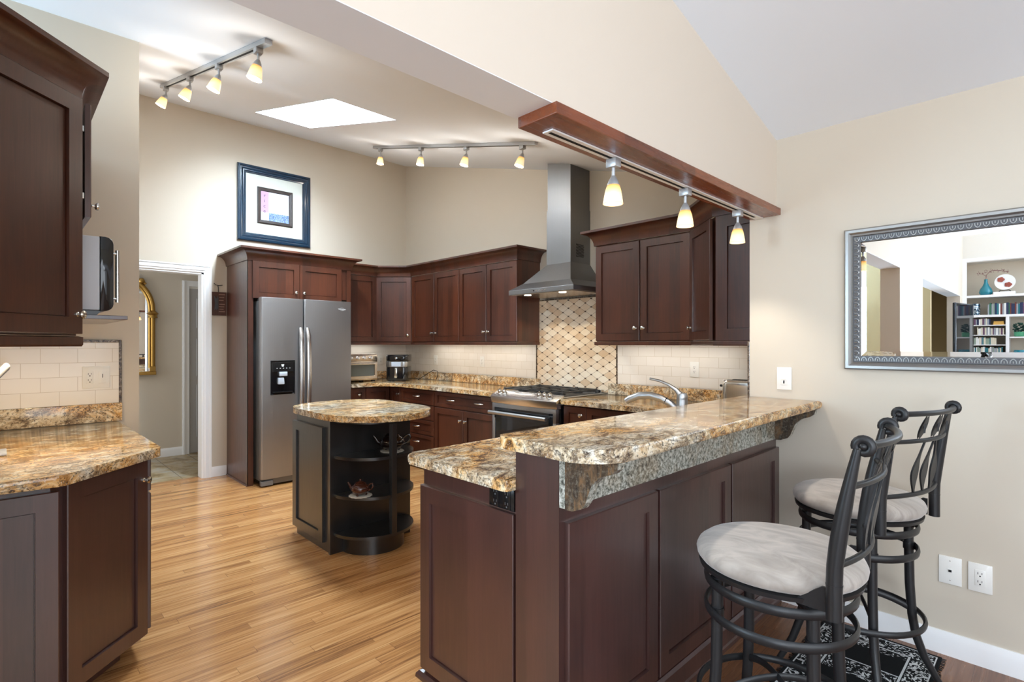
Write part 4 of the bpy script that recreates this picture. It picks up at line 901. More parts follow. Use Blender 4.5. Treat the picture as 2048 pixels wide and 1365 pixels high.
# toaster by the wall corner
t = thing('toaster', (-1.46, 3.50, .914), 'chrome two-slice toaster at the right end of the back counter', 'toaster')
b = MB(); b.prism(rpoly([(-1.565, 3.42), (-1.24, 3.42), (-1.24, 3.60), (-1.565, 3.60)], .05), .925, 1.115, bev=.035, seg=5); b.build('body', M['nickel'], t, 50)
b = MB(); b.box(-1.53, -1.28, 3.455, 3.478, 1.114, 1.117); b.box(-1.53, -1.28, 3.535, 3.558, 1.114, 1.117); b.build('slots', M['dark'], t)
b = MB(); 
for yy in (3.470, 3.545):
    b = MB(); b.box(-1.582, -1.564, yy - .014, yy + .014, 1.068, 1.084, .004); b.build('lever', M['black_plastic'], t)
b = MB(); b.box(-1.54, -1.27, 3.45, 3.57, .9145, .926); b.build('base', M['black_plastic'], t)
# faucet
t = thing('faucet', (-1.44, 2.687, .914), 'brushed steel pull-out kitchen faucet behind the raised bar', 'faucet')
fx, fy = -1.44, 2.687
b = MB(); b.lathe([(.034, .915), (.034, .925), (.030, .93), (.0295, 1.048), (.029, 1.051), (.0295, 1.054), (.029, 1.072), (.024, 1.084), (0, 1.088)], 24, (fx, fy, 0)); b.build('body', M['steel_h'], t, 40)
b = MB(); b.tube([(fx - .02, fy - .004, .985), (fx - .06, fy - .015, 1.022), (fx - .11, fy - .03, 1.050), (fx - .17, fy - .045, 1.064), (fx - .23, fy - .06, 1.060), (fx - .285, fy - .075, 1.037), (fx - .305, fy - .08, 1.022)], [.017, .0185, .0195, .0205, .021, .0205, .019], 16); sp_ = b.build('spout', M['steel_h'], t, 60)
b = MB(); b.tube([(fx - .085, fy - .022, 1.037), (fx - .089, fy - .0235, 1.039)], .0197, 16); b.build('spray_seam', M['dark'], sp_)
b = MB(); b.tube([(fx - .005, fy, 1.068), (fx - .03, fy - .008, 1.100), (fx - .07, fy - .02, 1.128), (fx - .12, fy - .03, 1.147), (fx - .175, fy - .04, 1.157)], [.024, .015, .0105, .009, .0085], 12, flat=(.8, 1.15)); b.build('lever', M['steel_h'], t, 60)

# ------------------------------------------------------------------ island
t = thing('kitchen_island', (-3.5, 1.82, 0), 'small black island with rounded open shelves and oval granite top', 'island')
b = MB(); b.box(-3.80, -3.272, 1.531, 2.11, .0, .874); b.build('body', M['black_wood'], t)
b = MB(); b.box(-3.272, -3.250, 1.520, 2.122, .0, .874, .001); b.build('back_panel', M['black_wood'], t)
shaker('door', t, M['black_wood'], (-3.835, 1.531), (1, 0), (0, -1), .49, .055, .808, st=.062)
def half(a, bb, cx=-3.2495, cy=1.82, n=28): return [(cx + a * math.cos(-PI / 2 + PI * k / n), cy + bb * math.sin(-PI / 2 + PI * k / n)) for k in range(n + 1)]
for z in (.118, .367, .616):
    b = MB(); b.prism(half(.275, .275), z, z + .019, bev=.003); b.build('shelf', M['black_wood'], t, 40)
b = MB(); b.prism(half(.215, .21), .0, .1175); b.build('toe_base', M['black_wood'], t, 40)
b = MB(); b.prism(half(.262, .262), .845, .8745); b.build('top_rail', M['black_wood'], t, 40)
b = MB(); b.box(-3.004, -2.966, 1.802, 1.838, .137, .8445, .002); b.build('post', M['black_wood'], t)
it = [( -3.215 + .385 * math.cos(-PI / 2 + PI * k / 32), 1.82 + .365 * math.sin(-PI / 2 + PI * k / 32)) for k in range(33)] + [(-3.60 + -.33 * math.sin(PI * k / 24) ** 0.8, 1.82 + .365 * math.cos(PI * k / 24)) for k in range(25)]
b = MB(); b.prism(it, .8755, .914, bev=.013); b.build('granite_top', M['granite'], t, 40)
def teapot(label, c, s, m, rot, handle_back):
    t = thing('teapot', c, label, 'teapot'); X = Matrix.Translation(c) @ Matrix.Rotation(rot, 4, 'Z') @ Matrix.Scale(s, 4)
    b = MB(); b.M = X; b.lathe([(.030, .012), (.055, .016), (.074, .040), (.078, .055), (.070, .076), (.050, .090), (.046, .093)], 28); b.build('body', m, t, 60)
    b = MB(); b.M = X; b.lathe([(.046, .093), (.047, .097), (.034, .108), (.012, .114), (.007, .118), (.011, .126), (.008, .132), (0, .133)], 24); b.build('lid', m, t, 60)
    b = MB(); b.M = X; b.tube([(-.066, 0, .045), (-.088, 0, .055), (-.102, 0, .078), (-.116, 0, .096)], [.017, .013, .010, .008], 12); b.build('spout', m, t, 60)
    b = MB(); b.M = X; b.tube([(.066, 0, .075), (.092, 0, .098), (.110, 0, .102), (.116, 0, .082), (.104, 0, .056), (.074, 0, .042)], .0065, 10); b.build('handle', m, t, 60)
    for k in range(3):
        a = 2 * PI * k / 3 - PI / 2; b = MB(); b.M = X; b.lathe([(.006, .0), (.010, .004), (.009, .018), (0, .02)], 10, (.046 * math.cos(a), .046 * math.sin(a), 0)); b.build('foot', m, t, 60)
    return t
def doily(label, c, r):
    b = MB(); n = 72; pts = []
    for k in range(n):
        a = 2 * PI * k / n; rr = r * (1 - .06 * abs(math.sin(a * 7)) - .01 * (k % 2)); pts.append((c[0] + rr * math.cos(a), c[1] + rr * math.sin(a)))
    b.prism(pts, c[2], c[2] + .0025); return tag(b.build('doily', M['lace'], origin=c), label, 'doily')
doily('white lace doily under the brown teapot on the middle shelf', (-3.105, 1.655, .3865), .075)
teapot('brown glazed teapot on the island middle shelf', (-3.105, 1.655, .3895), .78, M['teapot'], math.radians(30), True)
doily('white lace doily under the black teapot on the upper shelf', (-3.12, 1.895, .6355), .080)
teapot('black glazed teapot behind the post on the island upper shelf', (-3.12, 1.895, .6385), 1.05, M['teapot_dark'], math.radians(52), True)

# ------------------------------------------------------------------ peninsula
t = thing('peninsula_cabinet', (-1.5, 1.9, 0), 'dark cherry peninsula cabinet with panelled end below the granite', 'cabinet')
b = MB(); b.box(-1.802, -1.2385, 1.243, 3.225, .0, .874); b.build('body', M['cherry2'], t)
shaker('end_panel', t, M['cherry2'], (-1.802, 1.243), (1, 0), (0, -1), .540, .045, .786, st=.064)
b = MB(); b.sweep([(-1.802, 3.2), (-1.802, 1.243), (-1.2385, 1.243)][::1], [(0, 0), (.022, 0), (.020, .012), (.012, .022), (.010, .044), (0, .044)]) if False else b.sweep([(-1.802, 1.6), (-1.802, 1.243), (-1.2385, 1.243)], [(0, 0), (.026, 0), (.024, .014), (.014, .026), (0, .030)])
b.build('base_moulding', M['cherry2'], t)
outlet('power_outlet', 'black double outlet on the peninsula end under the granite', 'outlet', (-1.333, 1.2425, .826), (1, 0), (0, -1), .125, .072, ['duplex', 'duplex'], 'black_plastic')
t = thing('bar_wall', (-1.14, 2.1, 0), 'raised dark cherry bar wall with three shaker panels facing the stools', 'bar')
b = MB(); b.box(-1.2375, -1.052, 1.213, 2.969, 0, 1.0265); b.build('core', M['cherry2'], t)
for y0, y1 in ((1.237, 1.750), (1.765, 2.372), (2.388, 2.960)):
    shaker('panel', t, M['cherry2'], (-1.052, y0), (0, 1), (1, 0), y1 - y0, .112, .810, st=.062)
b = MB(); b.sweep([(-1.2375, 1.213), (-1.052, 1.213), (-1.052, 2.969)], [(0, 0), (.030, 0), (.028, .016), (.022, .022), (.018, .085), (.012, .100), (0, .104)]); b.build('base_moulding', M['cherry2'], t)
t = thing('bar_counter', (-1.03, 2.0, 1.03), 'raised gold granite bar top along the peninsula', 'countertop')
b = MB(); b.prism(rpoly([(-1.237, 1.125), (-.832, 1.125), (-.832, 2.968), (-1.237, 2.968)], [.03, .14, 0, 0], 10), 1.0275, 1.067, bev=.015); b.build('slab', M['granite'], t, 40)
b = MB(); b.box(-1.0515, -1.029, 1.2135, 2.90, .860, 1.0265, .001); b.build('apron', M['granite_grey'], t)
prof = [(-1.0285, 1.0265), (-.838, 1.0265), (-.842, 1.008), (-.862, .992), (-.900, .978), (-.928, .952), (-.942, .920), (-.952, .893), (-.966, .874), (-1.0, .860), (-1.0285, .858)]
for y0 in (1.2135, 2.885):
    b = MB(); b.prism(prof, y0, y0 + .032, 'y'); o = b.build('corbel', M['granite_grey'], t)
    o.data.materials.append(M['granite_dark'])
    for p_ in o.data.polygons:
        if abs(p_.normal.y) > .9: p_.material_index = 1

# ------------------------------------------------------------------ wood trim board with recessed track and three lamps; two ceiling tracks
def lamp_head(parent, p, tilt, az, power=5.0, spot=False):
    """hangs from p: connector block, stem, cap and amber shade; tilted by 'tilt' toward azimuth 'az'"""
    x, y, z = p
    b = MB(); b.box(x - .022, x + .022, y - .018, y + .018, z - .031, z, .003); hd = b.build('lamp_head', M['track_metal'], parent, 40)
    Rm = Matrix.Rotation(tilt, 4, Vector((-math.sin(az), math.cos(az), 0)))
    piv = Vector((x, y, z - .066)); X = Matrix.Translation(piv) @ Rm @ Matrix.Scale(.90, 4)
    b = MB(); b.tube([(x, y, z - .030), piv], .0065, 10); b.build('stem', M['track_metal'], hd, 50)
    b = MB(); b.M = X; b.lathe([(.008, .006), (.013, -.002), (.0195, -.014), (.0245, -.028), (.0255, -.036), (.0, -.036)], 20); b.build('cap', M['track_metal'], hd, 50)
    b = MB(); b.M = X; b.lathe([(.0245, -.031), (.031, -.050), (.0365, -.078), (.0405, -.104), (.0408, -.108), (.038, -.108), (.0355, -.092), (.029, -.058), (.022, -.036)], 28)
    sh = b.build('shade', M['shade'], hd, 60)
    b = MB(); b.M = X; b.lathe([(0, -.048), (.014, -.058), (.024, -.082), (.027, -.092), (0, -.095)], 20); b.build('bulb', M['bulb'], hd, 60)
    d = X.to_3x3() @ Vector((0, 0, -1))
    l = bpy.data.lights.new('lamp_light', 'SPOT' if spot else 'POINT'); l.energy = power; l.color = WARM; l.shadow_soft_size = .025
    if spot: l.spot_size = math.radians(105); l.spot_blend = .7
    o = bpy.data.objects.new('lamp_light', l); COL.objects.link(o); o.location = X @ Vector((0, 0, -.142))
    return hd
b = MB(); b.prism([(-1.193, 1.18), (-1.032, 1.18), (-1.028, 2.9695), (-1.193, 2.9695)], 2.0365, 2.0715, bev=.003, bevtop=False)
tag(b.build('wood_trim_board', M['trimwood']), 'red-brown wooden board along the underside of the header', 'trim')
t = thing('track_light', (-1.13, 2.1, 2.036), 'track light with three amber lamps recessed in the wooden board', 'track light')
b = MB(); b.box(-1.158, -1.114, 1.255, 2.965, 2.031, 2.0362, .001); rl = b.build('rail', M['trim'], t)
b = MB(); b.box(-1.142, -1.130, 1.265, 2.90, 2.0303, 2.0311); b.build('rail_slots', M['dark'], rl)
for y in (1.615, 2.15, 2.69): lamp_head(t, (-1.137, y, 2.030), 0.02, 0, 11, True)
def ceiling_track(label, y, tilts, az):
    xa, xb = -5.10, -2.72; t = thing('track_light', ((xa + xb) / 2, y, ck((xa + xb) / 2)), label, 'track light')
    b = MB(); P_ = [(xa, ck(xa) - .002), (xb, ck(xb) - .002), (xb, ck(xb) - .026), (xa, ck(xa) - .026)]
    b.prism(P_, y - .018, y + .018, 'y'); rl = b.build('rail', M['track_metal'], t)
    b = MB(); b.prism([(xa + .05, ck(xa + .05) - .0262), (xb - .16, ck(xb - .16) - .0262), (xb - .16, ck(xb - .16) - .0275), (xa + .05, ck(xa + .05) - .0275)], y - .006, y + .006, 'y'); b.build('rail_slot', M['dark'], rl)
    for x, tl in zip((-4.97, -4.225, -3.545, -2.865), tilts): lamp_head(t, (x, y, ck(x) - .024), tl, az, 3.8)
ceiling_track('long track light with four lamps on the sloped ceiling left of the skylight', .955, (.42, .40, .34, .20), math.radians(60))
ceiling_track('long track light with four lamps on the sloped ceiling near the back wall', 2.88, (.05, .10, .22, .28), math.radians(50))

# ------------------------------------------------------------------ framed print
t = thing('framed_print', (XA, 2.17, 2.45), 'framed bowl print in a dark blue frame above the fridge', 'picture')
y0, y1, z0, z1 = 1.785, 2.560, 2.45, 3.257; pl = lambda a, q, h: (XA + .002 + h, a, q)
b = MB(); b.frame((y0, z0), (y1, z1), [(0, 0), (0, .024), (.006, .030), (.022, .034), (.030, .026), (.036, .026), (.046, .030), (.056, .022), (.064, .022), (.072, .016), (.086, .014), (.088, .006)], pl); b.build('frame', M['blue_frame'], t)
b = MB(); b.box(XA + .002, XA + .009, y0 + .06, y1 - .06, z0 + .06, z1 - .06); b.build('mat_board', M['mat_board'], t)
iy0, iy1, iz0, iz1 = 1.985, 2.36, 2.655, 3.045
b = MB(); b.frame((iy0, iz0), (iy1, iz1), [(0, .007), (0, .018), (.010, .022), (.034, .018), (.040, .010)], pl); b.build('inner_frame', M['brown_frame'], t)
pr = MB().box(XA + .0112, XA + .0126, iy0 + .035, iy1 - .035, iz0 + .035, iz1 - .035).build('print', M['pale_paper'], t)
ay0, ay1, az0, az1 = iy0 + .040, iy1 - .040, iz0 + .040, iz1 - .040
MB().box(XA + .0127, XA + .0131, ay0, ay0 + .080, az0 + .085, az1).build('mauve_strip', M['pink_paper'], pr)
MB().box(XA + .0127, XA + .0131, ay0 + .080, ay1, az0, az0 + .085).build('blue_cloth', M['cloth_paper'], pr)
bw = [(ay0 + .190 + .065 * math.cos(a), az0 + .175 + .088 * math.sin(a)) for a in [PI + PI * k / 16 for k in range(17)]]
b = MB(); b.prism(bw, XA + .0132, XA + .0136, 'x'); b.build('painted_bowl', M['bowl_paper'], pr)
for k, ch in enumerate('rice'): text_mesh('lettering', ch, .055, M['letter_dark'], pr, (XA + .0134, ay0 + .036, az1 - .045 - .056 * k), RX, .0003)

# ------------------------------------------------------------------ gold mirror in the inner room
t = thing('gold_mirror', (-7.45, 1.0, 1.01), 'tall arched gold mirror seen through the doorway', 'mirror')
yc, hw, zb, zs = 0.985, .310, 1.02, 1.76
arch = [(yc + hw, zb)] + [(yc + hw * math.cos(PI * k / 20), zs + .36 * math.sin(PI * k / 20)) for k in range(21)] + [(yc - hw, zb)]
b = MB(); b.tube([(-7.432, a, q) for a, q in arch], .026, 12); b.tube([(-7.425, yc + (a - yc) * .9, zb + .05 + (q - zb) * .93) for a, q in arch], .012, 8); b.build('frame', M['gold'], t, 60)
b = MB(); b.prism([(yc + (a - yc) * .93, q if q == zb else zb + (q - zb) * .96) for a, q in arch], -7.458, -7.438, 'x'); b.build('glass', M['mirror'], t)
b = MB(); b.box(-7.458, -7.395, yc - hw - .03, yc + hw + .03, zb - .03, zb + .01, .004); b.box(-7.458, -7.40, yc + hw - .035, yc + hw + .025, zb + .01, zb + .07, .004); b.build('sill', M['gold'], t)
b = MB(); b.lathe([(.05, 0), (.04, .03), (.06, .05), (.02, .09), (0, .1)], 14, (-7.43, yc + hw, zs - .10)); b.lathe([(0, -.04), (.03, -.02), (.036, 0), (.02, .03), (0, .035)], 12, (-7.42, yc + .20, 2.085)); b.tube([(-7.42, yc + .24, 2.05), (-7.42, yc + .20, 2.085), (-7.42, yc + .10, 2.135), (-7.42, yc, 2.15)], .016, 8); b.build('ornament', M['gold'], t, 60)

# ------------------------------------------------------------------ silver wall mirror (bevelled glass)
t = thing('wall_mirror', (-0.1, YM, 1.23), 'wide wall mirror with ornate silver frame beside the bar stools', 'mirror')
mx0, mx1, mz0, mz1 = -.730, .60, 1.232, 1.905; pm = lambda a, q, h: (a, YM - .001 - h, q)
b = MB(); b.frame((mx0, mz0), (mx1, mz1), [(0, 0), (0, .020), (.006, .026), (.018, .026), (.026, .018), (.034, .020), (.038, .014), (.062, .012), (.066, .007)], pm); b.build('frame', M['silver'], t)
b = MB(); b.frame((mx0 + .037, mz0 + .037), (mx1 - .037, mz1 - .037), [(0, .0146), (.026, .0128)], pm); b.build('carved_ground', M['silver_dark'], t)
def carve(n, p0, p1, inn):
    b = MB(); p0 = Vector(p0); p1 = Vector(p1); d = (p1 - p0) / n; inn = Vector(inn)
    for k in range(n):
        c = p0 + d * (k + .5); w = d * .36
        pts = [c - w, c - w * .9 + inn * .55, c - w * .4 + inn * .9, c + inn, c + w * .4 + inn * .9, c + w * .9 + inn * .55, c + w]
        b.tube([(q.x, YM - .0158, q.y) for q in pts], .0022, 5); b.tube([(c.x, YM - .0158, c.y), ((c + inn * .55).x, YM - .0165, (c + inn * .55).y)], .0026, 5)
    return b.build('carved_band', M['silver'], t, 60)
carve(46, (mx0 + .040, mz0 + .042), (mx1 - .040, mz0 + .042), (0, .018)); carve(46, (mx0 + .040, mz1 - .042), (mx1 - .040, mz1 - .042), (0, -.018))
carve(23, (mx0 + .042, mz0 + .040), (mx0 + .042, mz1 - .040), (.018, 0)); carve(23, (mx1 - .042, mz0 + .040), (mx1 - .042, mz1 - .040), (-.018, 0))
b = MB(); bz = .024
o_ = [(mx0 + .064, mz0 + .064), (mx1 - .064, mz0 + .064), (mx1 - .064, mz1 - .064), (mx0 + .064, mz1 - .064)]; i_ = [(o_[0][0] + bz, o_[0][1] + bz), (o_[1][0] - bz, o_[1][1] + bz), (o_[2][0] - bz, o_[2][1] - bz), (o_[3][0] + bz, o_[3][1] - bz)]
vo = [b.v((x, YM - .0045, z)) for x, z in o_]; vi = [b.v((x, YM - .0060, z)) for x, z in i_]
for k in range(4): b.face([vo[k], vo[(k + 1) % 4], vi[(k + 1) % 4], vi[k]])
b.face(vi); vb = [b.v((x, YM - .002, z)) for x, z in o_]; b.face(vb[::-1])
for k in range(4): b.face([vb[k], vb[(k + 1) % 4], vo[(k + 1) % 4], vo[k]])
b.build('glass', M['mirror'], t)
# switch and outlets on the mirror wall
outlet('light_switch', 'white dimmer switch on the wall above the bar end', 'switch', (-1.010, YM - .0005, 1.172), (1, 0), (0, -1), .073, .118, ['switch'])
outlet('phone_jack', 'white phone jack plate low on the wall left of the outlet', 'outlet', (-.333, YM - .0005, .370), (1, 0), (0, -1), .078, .120, ['phone'])
outlet('wall_outlet', 'white outlet low on the wall right of the phone jack', 'outlet', (-.235, YM - .0005, .368), (1, 0), (0, -1), .078, .120, ['decora'])

# ------------------------------------------------------------------ rug and bar stools
t = thing('rug', (-.578, 2.30, 0), 'black and white patterned runner rug under the bar stools', 'rug')
b = MB(); b.box(-.578 - .226, -.578 + .226, 2.30 - .608, 2.30 + .608, .0005, .008, .002); b.build('pile', M['rug'], t)
b = MB()
for k in range(90):
    yy = 2.30 - .60 + 1.2 * k / 89
    for sx in (-1, 1): b.tube([(-.578 + sx * .225, yy, .004), (-.578 + sx * (.236 + random.random() * .006), yy + random.uniform(-.008, .008), .0025)], .002, 4)
b.build('fringe', M['black_plastic'], t)['kind'] = 'stuff'
def make_stool():
    """local: origin on the floor under the seat, bar side is -X, back rest at +X"""
    t = thing('bar_stool', (0, 0, 0), '', 'stool'); mt = M['stool_metal']
    def seat_part():
        b = MB(); pr = [(0, .690), (.198, .690), (.216, .697), (.226, .710), (.228, .722), (.222, .736), (.206, .748), (.174, .757), (.12, .764), (.05, .767), (0, .768)]
        b.lathe(pr, 48); return b.build('seat_cushion', M['fabric'], t, 60)
    seat_part()
    ring = lambda r, z, n=48: [(r * math.cos(2 * PI * k / n), r * math.sin(2 * PI * k / n), z) for k in range(n)]
    b = MB(); b.lathe([(.0, .674), (.207, .674), (.218, .678), (.221, .690), (.20, .691), (0, .691)], 48); b.build('seat_pan', mt, t, 50)
    b = MB(); b.lathe([(.08, .652), (.08, .674)], 24); b.build('swivel_plate', mt, t, 50)
    base = math.radians(-47)
    for nm, r, z, fl in (('upper_ring', .200, .640, (1.5, .7)), ('middle_ring', .200, .552, (1.5, .7)), ('foot_ring', .222, .285, (1.3, .8))):
        b = MB(); b.tube(ring(r, z), .0095, 8, closed=True, flat=fl); b.build(nm, mt, t, 60)
    for k in range(4):
        a = base + k * PI / 2; ca, sa = math.cos(a), math.sin(a); pts = []; rs = []
        for z, r, rr in ((.655, .180, .0165), (.55, .181, .0165), (.40, .184, .0165), (.28, .192, .016), (.20, .205, .0155), (.12, .232, .0145), (.05, .268, .0125), (.012, .290, .011), (.0095, .292, .010)): pts.append((r * ca, r * sa, z)); rs.append(rr)
        b = MB(); b.tube(pts, rs, 14)
        for z in (.640, .552): b.tube([(.181 * ca, .181 * sa, z - .014), (.181 * ca, .181 * sa, z + .014)], .0195, 14)
        b.build('leg', mt, t, 60)
    b = MB()
    for k in range(2):
        a = base + k * PI / 2; ca, sa = math.cos(a), math.sin(a)
        b.tube([(.19 * ca * q, .19 * sa * q, .30 + .055 * (1 - q * q)) for q in [-1 + 2 * j / 12 for j in range(13)]], .008, 8, flat=(1.4, .7))
    b.build('cross_brace', mt, t, 60)
    PY = .205
    post = lambda z: .185 + (0.0 if z < .78 else .052 * ((z - .78) / .33) ** 1.3)
    for s in (-1, 1):
        zs = [.668, .70, .755, .80, .85, .90, .95, 1.0, 1.05, 1.095]; b = MB()
        b.tube([(post(z), s * PY, z) for z in zs], [.0185, .0185, .0185, .0185, .019, .0185, .017, .0145, .012, .0095], 14)
        cx, cz = post(1.095) + .012, 1.102        # scroll curling backward at the top
        b.tube([(cx - .0165 * math.cos(a), s * PY, cz + .0165 * math.sin(a)) for a in [-.4 + k * 5.4 / 14 for k in range(15)]], [.0088] * 12 + [.008, .0075, .0065], 10, flat=(1, 1.25))
        b.tube([(post(.755), s * PY, .752), (post(.755), s * PY, .756)], .0192, 14)
        pst = b.build('back_post', mt, t, 60)
        b = MB(); b.prism([(.08, .676), (.17, .672), (.17, .735), (.155, .735)], s * (PY - .020) - .003, s * (PY - .020) + .003, 'y'); b.build('seat_bracket', mt, pst)
        b = MB(); b.lathe([(0, -.015), (.007, -.012), (.0095, 0), (.007, .012), (0, .015)], 14, (cx, s * PY, cz), (0, 1, 0)); b.build('finial', mt, pst, 60)
    bow = lambda y, d: d * (1 - (y / PY) ** 2)
    ys = [-PY + 2 * PY * k / 16 for k in range(17)]
    for nm, z, x0, d, r in (('top_rail', 1.102, post(1.095) + .012, .044, .0098), ('middle_rail', 1.0, post(1.0), .042, .008), ('bottom_rail', .80, post(.80), .042, .0085)):
        b = MB(); b.tube([(x0 + bow(y, d), y, z) for y in ys], r, 12); b.build(nm, mt, t, 60)
    # leaf ornaments between the upper rails, curved blades below
    for y in (-.085, 0, .085):
        xm = (post(1.0) + post(1.095) + .012) / 2 + bow(y, .042); b = MB(); n = 10; L = []; Rr = []
        for k in range(n + 1):
            q = k / n; w = .021 * math.sin(PI * q) ** .8 * (1.15 - .4 * q); z = 1.006 + .092 * q; x = post(1.0) + (post(1.095) + .012 - post(1.0)) * q + bow(y, .042)
            L.append((x, y - w + .006 * q, z)); Rr.append((x, y + w + .006 * q, z))
        for side in (-.003, .003):
            vl = [b.v((p[0] + side, p[1], p[2])) for p in L]; vr = [b.v((p[0] + side, p[1], p[2])) for p in Rr]
            for k in range(n): b.face([vl[k], vr[k], vr[k + 1], vl[k + 1]])
        bmesh.ops.remove_doubles(b.bm, verts=b.bm.verts, dist=.0002)
        for j in (-1, 0, 1): b.tube([(xm + .0035, y + j * .006, 1.03), (xm + .0065, y + j * .005 + .003, 1.07)], .0012, 4)
        b.build('leaf_ornament', mt, t, 40)
    for y, sg in ((-.06, 1), (.0, 1), (.06, -1)):
        b = MB(); n = 14; L = []; Rr = []
        for k in range(n + 1):
            q = k / n; z = .803 + .194 * q; w = .004 + .019 * math.sin(PI * min(1, q * 1.25)) ** 2 if q < .8 else .0035
            yc_ = y + sg * (-.016 * math.sin(PI * q * 1.15) + .012 * q); x = post(.80) + (post(1.0) - post(.80)) * q ** 1.35 + bow(y, .042)
            L.append((x, yc_ - w, z)); Rr.append((x, yc_ + w, z))
        V = []
        for side in (-.003, .003): V.append([[b.v((p[0] + side, p[1], p[2])) for p in A] for A in (L, Rr)])
        for k in range(n):
            b.face([V[0][0][k], V[0][1][k], V[0][1][k + 1], V[0][0][k + 1]]); b.face([V[1][0][k], V[1][0][k + 1], V[1][1][k + 1], V[1][1][k]])
            for e in (0, 1): b.face([V[0][e][k], V[0][e][k + 1], V[1][e][k + 1], V[1][e][k]])
        b.build('back_blade', mt, t, 40)
    return t
s1 = make_stool(); s2 = copy_tree(s1)
s1['label'] = 'nearer black metal bar stool with round taupe seat'; s2['label'] = 'farther black metal bar stool beside the right wall'
for s_, c in ((s1, (-.585, 1.665)), (s2, (-.575, 2.495))):
    s_['group'] = 'bar stools along the raised bar'; s_.location = (c[0], c[1], .0085)
s1.rotation_euler = (0, 0, math.radians(4)); s2.rotation_euler = (0, 0, math.radians(-14))

# ------------------------------------------------------------------ living room seen in the mirror
YS = -4.73
t = thing('bookcase', (-.4, YS - .15, 0), 'white built-in bookcase reflected in the wall mirror', 'bookcase')
bx0, bx1 = -1.045, .21
b = MB(); b.box(bx0, bx1, -5.075, -5.06, .0, 2.60); b.build('back_panel', M['wall'], t)
for z in (2.09, 1.79):
    b = MB(); b.box(bx0, bx1, -5.06, YS, z - .035, z, .002); b.build('shelf', M['trim'], t)
for x in (-1.02, -.543, .0):
    b = MB(); b.box(x - .018, x + .018, -5.06, YS, .5, 1.7545); b.build('divider', M['trim'], t)
for z in (1.638, 1.490, 1.342, 1.194):
    b = MB(); b.box(-1.0, -.563, -5.06, YS + .0, z - .012, z); b.build('shelf', M['trim'], t)
b = MB(); b.box(-.523, -.02, -5.06, YS, 1.44, 1.46); b.build('shelf', M['trim'], t)
b = MB(); b.box(bx0, bx1, -5.06, YS - .01, .0, .50); b.build('base_unit', M['trim'], t)
b = MB(); b.frame((-1.06, .0), (.24, 2.66), [(0, 0), (0, .03), (.05, .03), (.06, .0)], lambda a, q, h: (a, YS - .02 + h, q)); b.build('casing', M['trim'], t)
bookcols = [mat('book_cover_%s' % n, srgb(*c), .6) for n, c in (('cream', (214, 206, 186)), ('teal', (40, 110, 120)), ('navy', (38, 48, 80)), ('white', (226, 226, 222)), ('plum', (98, 66, 92)), ('sage', (140, 156, 140)), ('maroon', (104, 52, 46)), ('grey', (150, 154, 160)), ('green', (48, 96, 76)), ('ochre', (206, 160, 80)))]
for m_ in bookcols: pass
NB = dict(zip(range(10), ('cream', 'teal', 'navy', 'white', 'plum', 'sage', 'maroon', 'grey', 'green', 'ochre')))
def row(x, xe, z, hmin, hmax, shelfname, pal, wmin=.012, wmax=.024):
    while x < xe - wmax:
        w = random.uniform(wmin, wmax); h = random.uniform(hmin, hmax); d = random.uniform(.10, .13); c = random.choice(pal)
        b = MB(); b.box(x, x + w - .001, YS - .02 - d, YS - .02, z + .0005, z + h, .001, 1)
        tag(b.build('book', bookcols[c], origin=(x + w / 2, YS - .02 - d / 2, z)), '%s book standing in the reflected row on the %s' % (NB[c], shelfname), 'book', '%s books on the %s' % (NB[c], shelfname)); x += w
row(-.76, -.02, 1.79, .15, .175, 'long bookcase shelf', [2, 4, 8, 7, 2, 5, 3, 1, 6], .014, .026)
row(-.998, -.72, 1.638, .085, .105, 'topmost small shelf', [0, 4, 7, 3, 2])
row(-.88, -.565, 1.490, .09, .115, 'second small shelf', [0, 3, 7, 0, 4])
row(-.998, -.66, 1.342, .09, .115, 'third small shelf', [3, 7, 1, 0, 5])
row(-.998, -.58, 1.194, .09, .115, 'lowest small shelf', [0, 3, 1, 7, 5])
b = MB(); b.box(-.70, -.58, YS - .16, YS - .02, 1.6385, 1.665); b.box(-.695, -.585, YS - .155, YS - .025, 1.6655, 1.69)
tag(b.build('stacked_albums', bookcols[9]), 'flat stacked albums on the topmost small shelf in the mirror', 'album')
t = thing('vase', (-.79, YS - .14, 2.0905), 'teal glass bottle vase with blossom branch reflected in the mirror', 'vase')
b = MB(); b.lathe([(.05, 2.091), (.075, 2.11), (.082, 2.14), (.070, 2.185), (.040, 2.235), (.022, 2.28), (.020, 2.33), (.024, 2.335), (0, 2.335)], 28, (-.79, YS - .14, 0)); b.build('body', M['teal'], t, 60)
b = MB(); b.tube([(-.79, YS - .14, 2.33), (-.785, YS - .13, 2.40), (-.73, YS - .12, 2.46), (-.64, YS - .12, 2.455), (-.53, YS - .12, 2.425)], .004, 6); b.tube([(-.785, YS - .13, 2.38), (-.83, YS - .13, 2.42), (-.89, YS - .12, 2.425)], .003, 6)
for k in range(46):
    q = random.random(); x = -.89 + .38 * q; z = 2.425 + .035 * math.sin(PI * q) + random.uniform(-.025, .025); b.lathe([(0, -.006), (.007, 0), (0, .006)], 6, (x, YS - .12 + random.uniform(-.02, .02), z))
b.build('blossom_branch', M['pinkbranch'], t)
t = thing('display_plate', (-.575, YS - .12, 2.13), 'white flowered plate on a stand reflected in the mirror', 'plate')
b = MB(); b.lathe([(0, 0), (.07, .004), (.115, .016), (.117, .020), (.07, .010), (0, .006)], 36, (-.575, YS - .13, 2.275), (0, 1, .12)); b.build('plate', M['trim'], t, 60)
b = MB()
